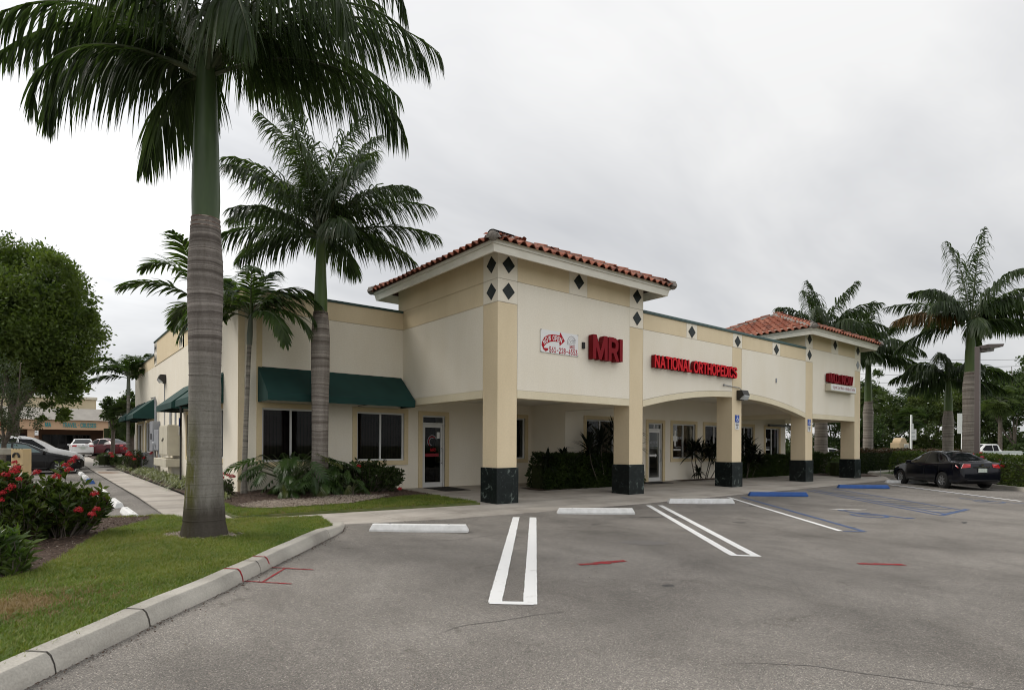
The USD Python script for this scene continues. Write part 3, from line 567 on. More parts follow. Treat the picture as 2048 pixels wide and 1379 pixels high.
# front: pillars
pil = {}
for nm, x in (('A', 0), ('B', 4.79), ('C', 10.19), ('D', 15.56), ('E', 20.25)):
    p = part('pillar', box(x, x + .60, 0, .60, -.05, 4.855, .006), MY, B, label='corner pillar' if nm == 'A' else None)
    part('marble_base', box(x - .035, x + .635, -.035, .635, -.08, .87, .006), MMARB, p)
    pil[nm] = p
def tower(x0, x1, y1, left_hide=None):
    T = .3; z2 = 4.855 + 2 * J; zl = 5.415
    a, b = x0 + .6 + J, x1 - .6 - J; mid = (x0 + x1) / 2
    wall('wall', box(a, b, 0, T, 2.765 + J, zl), MW); wall('beam_trim', box(a, b, -.004, T, 2.57, 2.765), MBM)
    for xa in (x0, x1 - .6):
        dp = .6 if x0 < 1 else .03
        wall('corner_panel', box(xa, xa + .6, 0, dp, z2, zl), MW); wall('corner_panel', box(xa, xa + .6, 0, dp, zl + 2 * J, 6.2), MW)
        if dp < .5: wall('wall_band', box(xa, xa + .6, dp + .002, .6, z2, 6.2), MY)
    wall('wall_band', box(a, mid - .34, 0, T, zl + 2 * J, 6.2), MY); wall('wall_band', box(mid + .34, b, 0, T, zl + 2 * J, 6.2), MY)
    wall('corner_panel', box(mid - .335, mid + .335, -.002, T, zl + 2 * J, 6.2), MW)
    wall('joint_backing', box(x0 + .02, x1 - .02, .02, .28, 2.7, 6.15), MMORT)
    for xa in (x0 + .32, x1 - .28):
        diamond(xa, 0, 5.78, 'f'); diamond(xa, 0, 5.14, 'f', MGREYD if xa > 20 else MDIA)
    diamond(mid + .02, -.002, 5.79, 'f')
    # left, right and rear faces
    wall('wall', box(x0, x0 + T, .6 + J, 4.73, 2.765 + J, 4.855), MW); wall('beam_trim', box(x0 - .004, x0 + T, .6 + J, 4.73, 2.57, 2.765), MBM)
    wall('wall_band', box(x0, x0 + T, .6 + J, y1, z2, zl), MY); wall('wall_band', box(x0, x0 + T, .6 + J, y1, zl + 2 * J, 6.2), MY)
    wall('joint_backing', box(x0 + .02, x0 + .28, .5, y1 - .02, 4.8, 6.15), MMORT)
    wall('wall', box(x1 - T, x1, .6 + J, y1, 2.57, 6.2), MW); wall('wall', box(x0 + T, x1 - T, y1 - T, y1, 3.9, 6.2), MW)
    for z in (5.78, 5.13) if x0 < 1 else (): diamond(x0, .26, z, 'l')
    # eaves
    o = .50
    X0, X1, Y0, Y1 = x0 - o, x1 + o, -o, y1 + o
    inner = sbox(X0 + .03, Y0 + .03, X1 - .03, Y1 - .03)
    def ring(e0, e1, z0, z1, n, m):
        outer = sbox(X0 - e1, Y0 - e1, X1 + e1, Y1 + e1); g = extr(outer.difference(sbox(X0 + .04, Y0 + .04, X1 - .04, Y1 - .04)), z1 - z0)
        v = np.array(g.vertices); g.vertices = v + [0, 0, z0]
        if e0 != e1:
            v = np.array(g.vertices); low = (v[:, 2] < z0 + 1e-6); c = np.array([(X0 + X1) / 2, (Y0 + Y1) / 2]); 
            for k, (h0,) in enumerate((((X1 - X0) / 2 + e1,), ((Y1 - Y0) / 2 + e1,))):
                far = low & (np.abs(np.abs(v[:, k] - c[k]) - h0) < 1e-6); v[far, k] = c[k] + np.sign(v[far, k] - c[k]) * (h0 - (e1 - e0))
            g.vertices = v
        return part(n, g, m, B)
    ring(0, .035, 5.82, 5.985, 'fascia', MFAS); ring(.062, .070, 5.99, 6.065, 'upper_fascia', MFAS)
    so = extr(inner.difference(sbox(x0 + .02, .02, x1 - .02, y1 - .02)), .02); so.apply_translation((0, 0, 6.19)); wall('soffit', so, MSOF)
    for yy in (Y0 + .28,): pass
    return X0 - .14, X1 + .14, Y0 - .14, Y1 + .14
ev1 = tower(0, 5.39, 5.02); ev2 = tower(15.56, 20.85, 5.02)
# the arched bay between the towers
us = np.linspace(5.395, 15.555, 61)
arch = lambda u: 3.12 - .55 * ((u - 10.49) / 5.1) ** 2
wall('wall', ext_y(Polygon([(u, arch(u) + .20) for u in us] + [(15.555, 4.855), (5.395, 4.855)]).difference(sbox(10.18, 0, 10.80, 6)), 0, .3), MW)
wall('beam_trim', ext_y(Polygon([(u, arch(u)) for u in us] + [(u, arch(u) + .19) for u in us[::-1]]).difference(sbox(10.185, 0, 10.795, 6)), -.004, .3), MBM)
wall('joint_backing', ext_y(Polygon([(u, arch(u) + .1) for u in us] + [(15.555, 5.3), (5.395, 5.3)]), .02, .28), MMORT)
xs = [5.395] + [v for c in (7.82, 10.52, 13.21) for v in (c - .29, c + .29)] + [15.555]
for k, (a, b) in enumerate(zip(xs[:-1], xs[1:])):
    wall('corner_panel' if k % 2 else 'wall_band', box(a + J, b - J, -.001 * (k % 2), .3, 4.855 + 2 * J, 5.34), MW if k % 2 else MY)
for c in (7.82, 10.52, 13.21): diamond(c, -.001, 5.08, 'f', h=.195)
wall('parapet_cap', box(5.39, 15.56, -.035, .33, 5.34, 5.43, .01), MCAP)
wall('parapet_wall', box(5.39, 15.56, .3, 3.0, 4.9, 5.1), MCAP)
# ceilings of the arcade
wall('ceiling', box(.3, 5.1, .3, 4.73, 2.80, 2.83), MSOF); wall('ceiling', box(5.1, 15.86, .3, 3.0, 3.25, 3.28), MSOF); wall('ceiling', box(15.86, 20.55, .3, 5.0, 2.80, 2.83), MSOF)
wall('ceiling', box(19.9, 20.6, 3.0, 5.0, 2.75, 2.79), MSOF)
wall('gutter', box(17.9, 20.5, 2.72, 2.84, 2.36, 2.46, .01), MBRZ)

# tiled roofs
TW, TL = .268, .365
def tile_shape():
    n = 9; t = np.linspace(0, 1, n)
    x = (t - .5) * TW * 1.06
    prof = np.where(t < .62, .062 * np.sin(np.pi * t / .62), -.028 * np.sin(np.pi * (t - .62) / .38))
    v = []
    for y, lift, s in ((-.02, .034, 1.0), (TL + .05, .0, .94)):
        for k in range(n): v.append((x[k] * s, y, prof[k] * s + lift))
    for k in range(n): v.append((x[k], -.02, prof[k] + .034 - .022))
    q = [(k, k + 1, n + k + 1, n + k) for k in range(n - 1)] + [(2 * n + k, 2 * n + k + 1, k + 1, k) for k in range(n - 1)]
    return np.array(v), np.array(q)
TV, TF = tile_shape()
near_tiles, far_tiles = [], []
def hip_roof(ev, zE, rise, name_pref, pick):
    X0, X1, Y0, Y1 = ev; cx, cy = (X0 + X1) / 2, (Y0 + Y1) / 2; half = min(X1 - X0, Y1 - Y0) / 2
    rl = (X1 - X0) / 2 - half      # half of the short ridge
    A = [np.array([cx - rl, cy, zE + rise]), np.array([cx + rl, cy, zE + rise])]
    cor = [np.array([X0, Y0, zE]), np.array([X1, Y0, zE]), np.array([X1, Y1, zE]), np.array([X0, Y1, zE])]
    top = [A[0], A[1], A[1], A[0]]
    vv = np.array(cor + A); ff = [(0, 1, 5), (0, 5, 4), (1, 2, 5), (2, 3, 4), (2, 4, 5), (3, 0, 4)]
    roof = part('roof', trimesh.Trimesh(vv, ff, process=False), MTILED, B)
    for s in range(4):
        a, b = cor[s], cor[(s + 1) % 4]; ta, tb = top[s], top[(s + 1) % 4]
        e = (b - a); Lw = np.linalg.norm(e); e = e / Lw
        nrm = np.cross(e, ta - a); nrm /= np.linalg.norm(nrm); upd = np.cross(nrm, e); Ls = np.dot(ta - a, upd)
        ncol = int(round(Lw / TW)); rows = int(Ls / TL) + 1
        for r in range(rows):
            y = r * TL
            for c in range(ncol):
                xm = (c + .5) * Lw / ncol
                lo = np.dot(ta - a, e) * (y + TL * .5) / Ls; hi = Lw - np.dot(b - tb, e) * (y + TL * .5) / Ls
                if xm < lo - .05 or xm > hi + .05 or y + TL * .4 > Ls: continue
                jv = rng.normal(0, .004, 2)
                v = a + np.outer(TV[:, 0] + xm + jv[0], e) + np.outer(TV[:, 1] + y + jv[1], upd) + np.outer(TV[:, 2] + rng.normal(.012, .003), nrm)
                (near_tiles if pick(s, r) else far_tiles).append((roof, trimesh.Trimesh(v, TF if False else np.vstack([TF[:, [0, 1, 2]], TF[:, [0, 2, 3]]]), process=False)))
    # hip and ridge caps on mortar
    for s in range(4):
        p, q = cor[s], top[s]; d = q - p; L = np.linalg.norm(d); d /= L
        sd = np.cross(d, [0, 0, 1.0]); sd /= np.linalg.norm(sd); un = np.cross(sd, d)
        part('hip_mortar', (np.array([p + d * t + sd * x + un * h for t in (-.02, L) for x, h in ((-.17, .0), (-.12, .085), (.12, .085), (.17, .0))]), np.array([(0, 1, 5, 4), (1, 2, 6, 5), (2, 3, 7, 6), (0, 3, 2, 1)])), MMORT, roof)
        k = int(L / .36)
        for i in range(k):
            t = np.linspace(0, np.pi, 8); vs = []
            for y, r, h in ((i * .36 + .02, .115, .085), (i * .36 + .42, .10, .06)):
                for a_ in t: vs.append(p + d * y + sd * r * np.cos(a_) + un * (h + r * .85 * np.sin(a_)))
            part('hip_cap', (np.array(vs), np.array([(j, j + 1, 9 + j, 8 + j) for j in range(7)])), MMORT if i == 0 else MTILE, roof, smooth=60)
        # mortar plug at the eave end
        ball = trimesh.creation.icosphere(2, .125); ball.apply_scale((1, 1, .95)); part('hip_end', moved(ball, *(p + d * .07 + un * .045)), MMORT, roof, smooth=True)
    if rl > .05:
        ln = np.array([A[0] + [0, 0, .06], A[1] + [0, 0, .06]]); part('ridge_cap', tube(ln, .12, 10), MTILE, roof)
    return roof
r1 = hip_roof(ev1, 6.06, 1.42, 'near', lambda s, r: (s == 0 and r < 4) or (s == 3 and r < 2))
r2 = hip_roof(ev2, 6.06, 1.42, 'far', lambda s, r: s == 3 or (s == 0 and r < 1))
near_tiles.sort(key=lambda x: np.linalg.norm(x[1].vertices.mean(0) - EYE))
for k, (rf, m) in enumerate(near_tiles):
    if k < 299: part('tile', m, MTILE, rf, smooth=50)
    else: far_tiles.append((rf, m))
for rf in (r1, r2):
    ms = [m for q, m in far_tiles if q == rf]
    if ms: part('remaining_tiles', trimesh.util.concatenate(ms), MTILE, rf, smooth=50, kind='stuff')

# awnings
def awning(x0, x1, y, z1, z0, proj, wall_x=None, slope_in=0.0, label=None):
    # fabric over a frame: slope, valance and two ends, open below; built facing -y
    th = .012; zv = z0 + .19
    o = np.array([(x0, 0, z1), (x1, 0, z1), (x1, -proj, zv), (x0, -proj, zv), (x1, -proj, z0), (x0, -proj, z0), (x0, 0, z0), (x1, 0, z0)])
    f = [(0, 3, 2), (0, 2, 1), (3, 5, 4), (3, 4, 2), (0, 6, 5), (0, 5, 3), (1, 2, 4), (1, 4, 7)]
    m = trimesh.Trimesh(o, f, process=False); 
    inn = o.copy(); inn[:, 0] = np.clip(inn[:, 0], x0 + th, x1 - th); inn[[0, 1], 2] -= .02; inn[[2, 3], 2] -= .012; inn[[2, 3, 4, 5], 1] += th
    m2 = trimesh.Trimesh(inn, [t[::-1] for t in f], process=False)
    rods = [tube([(x, -.02, z0 + .02), (x, -proj + .03, z0 + .02)], .012, 6) for x in np.linspace(x0 + .03, x1 - .03, 4)] + [tube([(x0 + .02, -proj + .03, z0 + .02), (x1 - .02, -proj + .03, z0 + .02)], .012, 6)]
    put = (lambda q: toX(q, wall_x)) if wall_x is not None else (lambda q: moved(q, 0, y, 0))
    a = part('awning', put(tmesh([m, m2])), MAWN, B, label=label)
    part('awning_frame', put(tmesh(rods)), MBRZ, a)
awning(-4.16, -.05, 4.73, 3.42, 2.50, .86, label='long awning over the two front windows')
for a, b in ((6.2, 8.9), (9.6, 12.6), (19.1, 21.6), (22.3, 25.0)): awning(-b, -a, 0, 3.43, 2.52, .84, LX)
# ------------------------------------------------------------------ signs and fittings on the building
def letters(t, s, width, h, x, y, z, depth, face, back, fat=.022):
    # one mesh per letter, spaced like the whole word
    xs_, ms = 0.0, []
    def heavy(ch):
        if ch == 'I': return extr(sbox(0, -h * fat, h * .235, h * 1.0 + h * fat), depth)
        m = text(ch, h, depth, bold=True); tri = m.triangles[np.abs(m.face_normals[:, 2] - 1) < 1e-3][:, :, :2]
        pg = unary_union([Polygon(q).buffer(1e-5) for q in tri]).buffer(h * fat, join_style='mitre').simplify(h * .004)
        q = extr(pg, depth); q.apply_translation((-q.bounds[0][0], 0, 0)); return q
    for ch in s:
        if ch == ' ': xs_ += h * .34; continue
        m = heavy(ch); w = m.vertices[:, 0].max()
        ms.append((ch, moved(m, xs_, 0, 0))); xs_ += w + h * .07
    k = width / (xs_ - h * .07)
    for ch, m in ms:
        v = np.array(m.vertices); v[:, 0] *= k; m.vertices = v
        full = on_front(m, x, y, z)
        fc = m.copy(); v = np.array(fc.vertices); v[:, 2] = np.where(v[:, 2] > depth * .5, depth + .004, depth - .004); fc.vertices = v
        o = part('letter', full, back, t); part('letter_face', on_front(fc, x, y, z), face, o)
sg = thing('banner', 'white vinyl banner reading NOW OPEN with a curved red arrow and a phone number', 'banner')
bw, bh, bx, bz = 1.33, .575, 1.345, 3.785
part('sheet', box(bx, bx + bw, -.022, -.014, bz, bz + bh), MSIGNW, sg)
yb = -.024
arr = Polygon([(.264, .115), (.245, .057), (.17, .025), (.094, .067), (.032, .17), (.047, .283), (.132, .39), (.264, .455), (.396, .48), (.53, .487), (.65, .481), (.675, .568), (.84, .355), (.66, .212), (.632, .31), (.47, .307), (.32, .282), (.19, .216), (.113, .14), (.104, .107)])
arr = arr.buffer(.012).buffer(-.012)
part('arrow', moved(ext_y(arr, -.002, 0), bx, yb, bz), MVINR, sg)
for ch, u_, v_, a in (('N', .118, .262, 42), ('O', .195, .325, 30), ('W', .298, .372, 15), ('O', .44, .392, 2), ('P', .53, .392, -2), ('E', .615, .383, -8), ('N', .70, .365, -14)):
    m = text(ch, .125, .0016, bold=True, width=.098 if ch == 'W' else .074); v = np.array(m.vertices); v[:, 0] -= v[:, 0].max() / 2; v[:, 1] -= .062; m.vertices = v
    m.apply_transform(trimesh.transformations.rotation_matrix(math.radians(a), (0, 0, 1))); part('lettering', on_front(m, bx + u_, yb - .003, bz + v_), MSIGNW, sg)
part('phone_number', on_front(text('561-228-4553', .138, .0018, width=1.01), bx + .29, yb, bz + .025), MVINR, sg)
part('lettering', on_front(text('MRI', .075, .0018, width=.18), bx + 1.02, yb, bz + .19), MVINR, sg)
for k in range(4):
    tt = np.linspace(.5 + .2 * k, 3.5, 14); ln = LineString(np.stack([1.09 + (.15 - .022 * k) * np.cos(tt) + .02 * k, .34 + (.17 - .03 * k) * np.sin(tt) - .02 * k], 1)).buffer(.0045)
    part('swirl_mark', moved(ext_y(ln, -.0018, 0), bx, yb, bz), MVING if k % 2 else M(f'swirl_{k}', (.10, .03, .06), rough=.5), sg)
for k in range(3): part('small_print', moved(ext_y(sbox(0, 0, .13 - .02 * k, .014), -.0018, 0), bx + 1.12, yb, bz + .39 - .05 * k), MVING, sg)
for gx_, gz_ in ((.01, .01), (.01, .565), (1.32, .01), (1.32, .565), (.66, .008), (.33, .008), (1.0, .008)): part('grommet', moved(ext_y(Point(0, 0).buffer(.012), -.004, .004), bx + gx_, -.024, bz + gz_), MBRZ, sg)
tag(part('junction_box', box(2.83, 2.92, -.05, 0, 4.02, 4.19, .006), MBLK), 'small black box on the wall between the banner and the MRI letters', 'junction box')
sm = thing('channel_letter_sign', 'large dark red MRI channel letters on the corner tower', 'sign'); letters(sm, 'MRI', 1.20, .60, 3.06, -.03, 3.78, .17, MREDD, MREDS)
sn = thing('channel_letter_sign', 'bright red NATIONAL ORTHOPEDICS channel letters over the arch', 'sign'); letters(sn, 'NATIONAL ORTHOPEDICS', 4.50, .345, 5.74, -.03, 3.77, .13, MRED, MREDS, .020)
sd = thing('channel_letter_sign', 'red MD NOW letters on the far tower above a cream box', 'sign'); letters(sd, 'M.D. NOW', 2.25, .38, 17.40, -.04, 4.13, .14, MREDD, MREDS, .004)
part('prefix_plate', box(17.27, 17.42, -.17, -.04, 4.15, 4.5, .01), MREDS, sd)
sb = thing('sign_cabinet', 'long cream sign cabinet reading Urgent Care below the MD NOW letters', 'sign')
part('cabinet', box(17.27, 19.80, -.24, -.005, 3.77, 4.07, .01), MCREAMM, sb); part('face', box(17.31, 19.76, -.246, -.239, 3.80, 4.04), MSIGNW, sb)
part('lettering', on_front(text('Urgent Care Walk-in Medical Center', .13, .004, bold=False, width=2.2), 17.45, -.246, 3.87), M('faded_print', (.38, .20, .20), rough=.6), sb)
def wall_lamp(label, loc, rz, g=None):
    t = thing('wall_lamp', label, 'wall lamp', g, loc, rz)
    part('housing', tmesh(m3.Manifold.hull_points(np.array([(x, y, z) for x, y, z in ((-.2, 0, .17), (.2, 0, .17), (-.2, 0, -.17), (.2, 0, -.17), (-.2, -.20, .17), (.2, -.20, .17), (-.2, -.27, -.0), (.2, -.27, -.0), (-.19, -.05, -.17), (.19, -.05, -.17))]))), MBRZ, t)
    part('lens', tmesh(m3.Manifold.hull_points(np.array([(s * a, y, z) for s in (-1, 1) for a, y, z in ((.17, -.274, -.01), (.17, -.10, -.15), (.17, -.24, .0), (.17, -.285, -.03), (.17, -.20, -.165))]))), MLENS, t)
    return t
l1 = wall_lamp('bronze box wall lamp at the top of the middle pillar over the arch', (10.66, -.004, 3.20), 0)
part('conduit', tube([(-1.0, -.03, .30), (-.15, -.03, .27), (-.05, -.05, .24), (-.05, -.08, .17)], .016, 6), MSTEEL, l1); part('conduit_end', moved(lathe([(0, -.03), (.035, -.03), (.035, .03), (0, .03)], 10), -1.02, -.03, .30), MSTEEL, l1)
l2 = wall_lamp('bronze wall lamp high on the side wall over the meter boxes', (LX, 16.48, 4.05), -math.pi / 2)
part('conduit', tube([(0, -.03, -.17), (0, -.03, -1.9)], .018, 6), MSTEEL, l2)
tag(part('junction_box', box(13.16, 13.22, -.03, 0, 3.83, 3.99, .004), MUTIL), 'small grey fitting on the white wall right of the arch lamp', 'junction box')
def ada_sign(label, loc, rz=0, post=False):
    t = thing('parking_sign', label, 'sign', None, loc, rz)
    z0 = 0 if not post else 1.55
    part('blue_plate', box(-.125, .125, -.012, 0, z0 + .25, z0 + .50), MSIGNB, t)
    part('white_plate', box(-.125, .125, -.012, 0, z0, z0 + .24), MSIGNW, t)
    fig = unary_union([Point(0, 0).buffer(.09).difference(Point(0, 0).buffer(.07)).difference(Polygon([(-.02, 0), (-.15, .15), (.03, .18)])), LineString([(-.03, .17), (-.01, .03), (.09, .025), (.12, -.08)]).buffer(.012), Point(-.03, .21).buffer(.024)])
    part('wheelchair_symbol', moved(ext_y(affinity.scale(fig, .68, .68, origin=(0, 0)), -.003, 0), 0, -.0125, z0 + .345), MSIGNW, t)
    for k, s in enumerate(('PARKING BY', 'DISABLED', 'PERMIT', 'ONLY')): part('lettering', on_front(text(s, .034, .002, width=.18 if k < 2 else .13), -.09 if k < 2 else -.065, -.0125, z0 + .185 - .052 * k), MBLK, t)
    if post: part('post', tube([(0, .03, -.1), (0, .03, 2.4)], .028, 8), MBRZ, t)
    return t
ada_sign('blue wheelchair parking sign on the middle pillar under the bronze lamp', (10.50, -.004, 2.01))
ada_sign('blue wheelchair parking sign on the pillar left of the far tower', (15.86, -.004, 2.03))
ada_sign('parking sign on a black post beside the striped grass by the side wall', (-5.30, 8.6, .13), -math.pi / 2 - .25, True)

# utility gear on the side wall
def gear(name, label, cat, ms, m, extra=()):
    t = thing(name, label, cat); part('cabinet', ms, m, t)
    for n, q, mm in extra: part(n, q, mm, t)
    return t
gx0 = LX
gear('switch_box', 'tall grey electrical disconnect box with a conduit rising to a bent head', 'electrical box', [box(gx0 - .28, gx0, 17.75, 18.65, 1.1, 2.38, .01), box(gx0 - .24, gx0, 16.55, 17.7, 1.15, 2.0, .01)], MUTIL,
     [('conduit', tube([(gx0 - .10, 18.2, 2.38), (gx0 - .10, 18.2, 3.2), (gx0 - .16, 18.2, 3.42), (gx0 - .28, 18.2, 3.36)], .055, 8), MSTEEL), ('conduit', tube([(gx0 - .12, 18.3, 1.1), (gx0 - .12, 18.3, .1)], .045, 8), MSTEEL), ('conduit', tube([(gx0 - .12, 17.1, 1.15), (gx0 - .12, 17.1, .1)], .045, 8), MSTEEL),
      ('meter', moved(toX(lathe([(0, 0), (.13, 0), (.13, .10), (.10, .16), (0, .17)], 16), 0), gx0 - .24, 17.3, 1.35), MSTEEL), ('handle', box(gx0 - .32, gx0 - .28, 18.0, 18.06, 1.6, 1.85), MBLK)])
gear('meter_cabinet', 'wide cream meter cabinet with two doors on the side wall', 'electrical box', [box(gx0 - .42, gx0, 13.0, 14.85, .98, 2.1, .012)], MCREAMM,
     [('door', box(gx0 - .44, gx0 - .42, 13.05, 13.9, 1.03, 2.05), MCREAMM), ('door', box(gx0 - .44, gx0 - .42, 13.95, 14.8, 1.03, 2.05), MCREAMM), ('knob', box(gx0 - .47, gx0 - .44, 13.8, 13.86, 1.55, 1.63), MBLK), ('knob', box(gx0 - .47, gx0 - .44, 14.0, 14.06, 1.5, 1.58), MBLK),
      ('conduit', tube([(gx0 - .15, 14.2, 2.1), (gx0 - .15, 14.2, 3.0)], .05, 8), MSTEEL), ('conduit', tube([(gx0 - .1, 13.5, 2.1), (gx0 - .1, 13.5, 3.0)], .035, 8), MSTEEL)])
gear('cable_box', 'low cream cable box under the meter cabinet', 'electrical box', [box(gx0 - .5, gx0, 12.9, 15.7, .58, .88, .012)], MCREAMM, [('leg', box(gx0 - .4, gx0 - .3, 13.0, 13.1, .05, .58), MCREAMM), ('leg', box(gx0 - .4, gx0 - .3, 15.5, 15.6, .05, .58), MCREAMM)])
gear('electric_meter', 'round glass electric meter on a grey can between the boxes', 'meter', [box(gx0 - .16, gx0, 15.3, 15.75, 1.02, 1.5, .01)], MUTIL, [('meter_glass', moved(toX(lathe([(0, 0), (.14, 0), (.14, .12), (.1, .2), (0, .22)], 16), 0), gx0 - .16, 15.5, 1.2), MLENS), ('conduit', tube([(gx0 - .1, 15.5, 1.5), (gx0 - .1, 15.5, 2.0)], .03, 8), MSTEEL), ('drip_loop', tube([(gx0 - .2, 15.5, 1.0), (gx0 - .26, 15.5, .8), (gx0 - .18, 15.6, .72), (gx0 - .1, 15.7, .85)], .018, 6), MCREAMM), ('black_box', box(gx0 - .22, gx0, 15.85, 16.3, 1.42, 1.6, .01), MBLK)])
gear('pedestal_box', 'squat grey pedestal box at the wall behind red flowers', 'electrical box', [box(gx0 - .55, gx0 - .1, 18.8, 19.35, .15, 1.0, .02)], MSTEEL, [('lid', box(gx0 - .57, gx0 - .08, 18.78, 19.37, 1.0, 1.04, .01), MSTEEL)])
for y in (17.9, 16.9): pass
# mats and grate
tag(part('doormat', sheet(Polygon([(.66, 4.6), (1.55, 4.6), (1.55, 3.35), (.66, 3.35)]), .016, thick=.01), MRUB), 'black rubber doormat before the glass door by the lawn', 'doormat')
tag(part('doormat', sheet(Polygon([(8.6, 2.9), (9.9, 2.9), (9.9, 2.2), (8.6, 2.2)]), .016, thick=.01), MRUB), 'black doormat before the door marked 3', 'doormat')
gr = thing('drain_grate', 'dark iron drain grate across the side walk', 'grate')
part('frame', sheet(sbox(-6.15, 21.1, -5.35, 21.75).difference(sbox(-6.09, 21.16, -5.41, 21.69)), .02, thick=.012), MBRZ, gr)
part('bars', tmesh([sheet(sbox(x, 21.16, x + .03, 21.69), .018, thick=.012) for x in np.arange(-6.07, -5.42, .06)]), MBRZ, gr)
part('concrete_block', box(-5.62, -5.35, 19.9, 20.6, .1, .32, .01), MCURB, None, label='small concrete block at the edge of the striped grass', cat='block')
tl = thing('marker_rod', 'thin steel rod stuck in the bed at the walk corner', 'rod'); part('rod', tube([(22.9, -.12, -.05), (22.9, -.12, .38)], .014, 6), MSTEEL, tl)

# ------------------------------------------------------------------ wheel stops
def stop_mesh(L):
    prof = [(-.085, 0), (-.085, .035), (-.055, .115), (-.04, .125), (.04, .125), (.055, .115), (.085, .035), (.085, 0)]
    a = Polygon(prof); m = ext_x(a, -L / 2, L / 2)
    v = np.array(m.vertices); e = np.abs(np.abs(v[:, 0]) - L / 2) < 1e-6
    v[e, 0] -= np.sign(v[e, 0]) * np.where(v[e, 2] > .06, .045, .0); m.vertices = v; return m
def wheel_stop(a, b, m, label, group=None):
    a, b = np.array(a), np.array(b); c = (a + b) / 2; d = b - a; L = np.linalg.norm(d)
    t = thing('wheel_stop', label, 'wheel stop', group, (c[0], c[1], float(gz(*c)) - .012), math.atan2(d[1], d[0]))
    part('bar', stop_mesh(L), m, t)
    for s in (-.3, .3): part('anchor_pin', moved(lathe([(0, .122), (.018, .122), (.018, .130), (0, .132)], 8), s * L, 0, 0), MSTEEL, t)
    return t
n2 = np.array([.05, .06])
for a, b, m, l in (((-4.18, -1.98), (-2.92, -3.06), MSTOPW, 'white wheel stop nearest to the end of the lawn curb'), ((.12, -1.97), (1.42, -3.0), MSTOPW, 'white wheel stop in front of the corner pillar'),
                   ((3.96, -1.98), (5.34, -2.97), MSTOPW, 'white wheel stop in front of the second pillar beside a single white line'), ((7.8, -1.99), (9.16, -3.05), MSTOPB, 'blue wheel stop in front of the middle pillar'),
                   ((13.62, -2.06), (15.0, -3.18), MSTOPB, 'blue wheel stop past the hatched bay nearer to the parked car'), ((18.45, -1.9), (19.6, -3.0), MSTOPW, 'white wheel stop under the nose of the navy car')):
    wheel_stop(a, b, m, l)
for y, m, l in ((2.35, MSTOPW, 'white wheel stop with a broken edge nearest to the mulch bed'), (5.0, MSTOPW, 'white wheel stop second from the mulch bed'), (8.4, MSTOPW, 'white wheel stop half hidden by the red flowers'), (13.6, MSTOPB, 'blue wheel stop in the side lot'),
                (16.3, MSTOPW, 'white wheel stop just past the blue one in the side lot'), (19.0, MSTOPW, 'white wheel stop third past the blue one in the side lot'), (21.7, MSTOPW, 'white wheel stop by the nose of the black sedan')):
    wheel_stop((-7.18, y - .85), (-7.18, y + .85), m, l)

# ------------------------------------------------------------------ cars
MCARW = M('white_car_paint', (.74, .74, .73), rough=.3, spec=.4, coat=.3)
MCARN = M('navy_car_paint', (.0022, .0024, .0045), rough=.16, spec=.35, coat=.25)
MCARB = M('black_car_paint', (.006, .006, .0065), rough=.22, spec=.28, coat=.15)
MCARR = M('maroon_car_paint', (.075, .004, .008), rough=.25, spec=.3, coat=.2)
MCGLASS = M('tinted_car_glass', (.003, .0035, .004), rough=.06, spec=.2)
MCGLASSL = M('pale_car_glass', (.10, .15, .15), rough=.05, spec=.5)
MTAIL = M('tail_lamp_red', (.42, .008, .012), rough=.12, spec=.6, coat=.6)
MHEAD = M('head_lamp', (.50, .52, .54), rough=.1, spec=.7)
MCHROME = M('chrome', (.65, .65, .66), rough=.12, metallic=1.0)
MALLOY = M('alloy_rim', (.38, .39, .40), rough=.3, metallic=.8)
MPLATE = M('licence_plate', (.62, .64, .60), (.40, .5, .42), 20, .4)
def smoothstep(x): x = np.clip(x, 0, 1); return x * x * (3 - 2 * x)
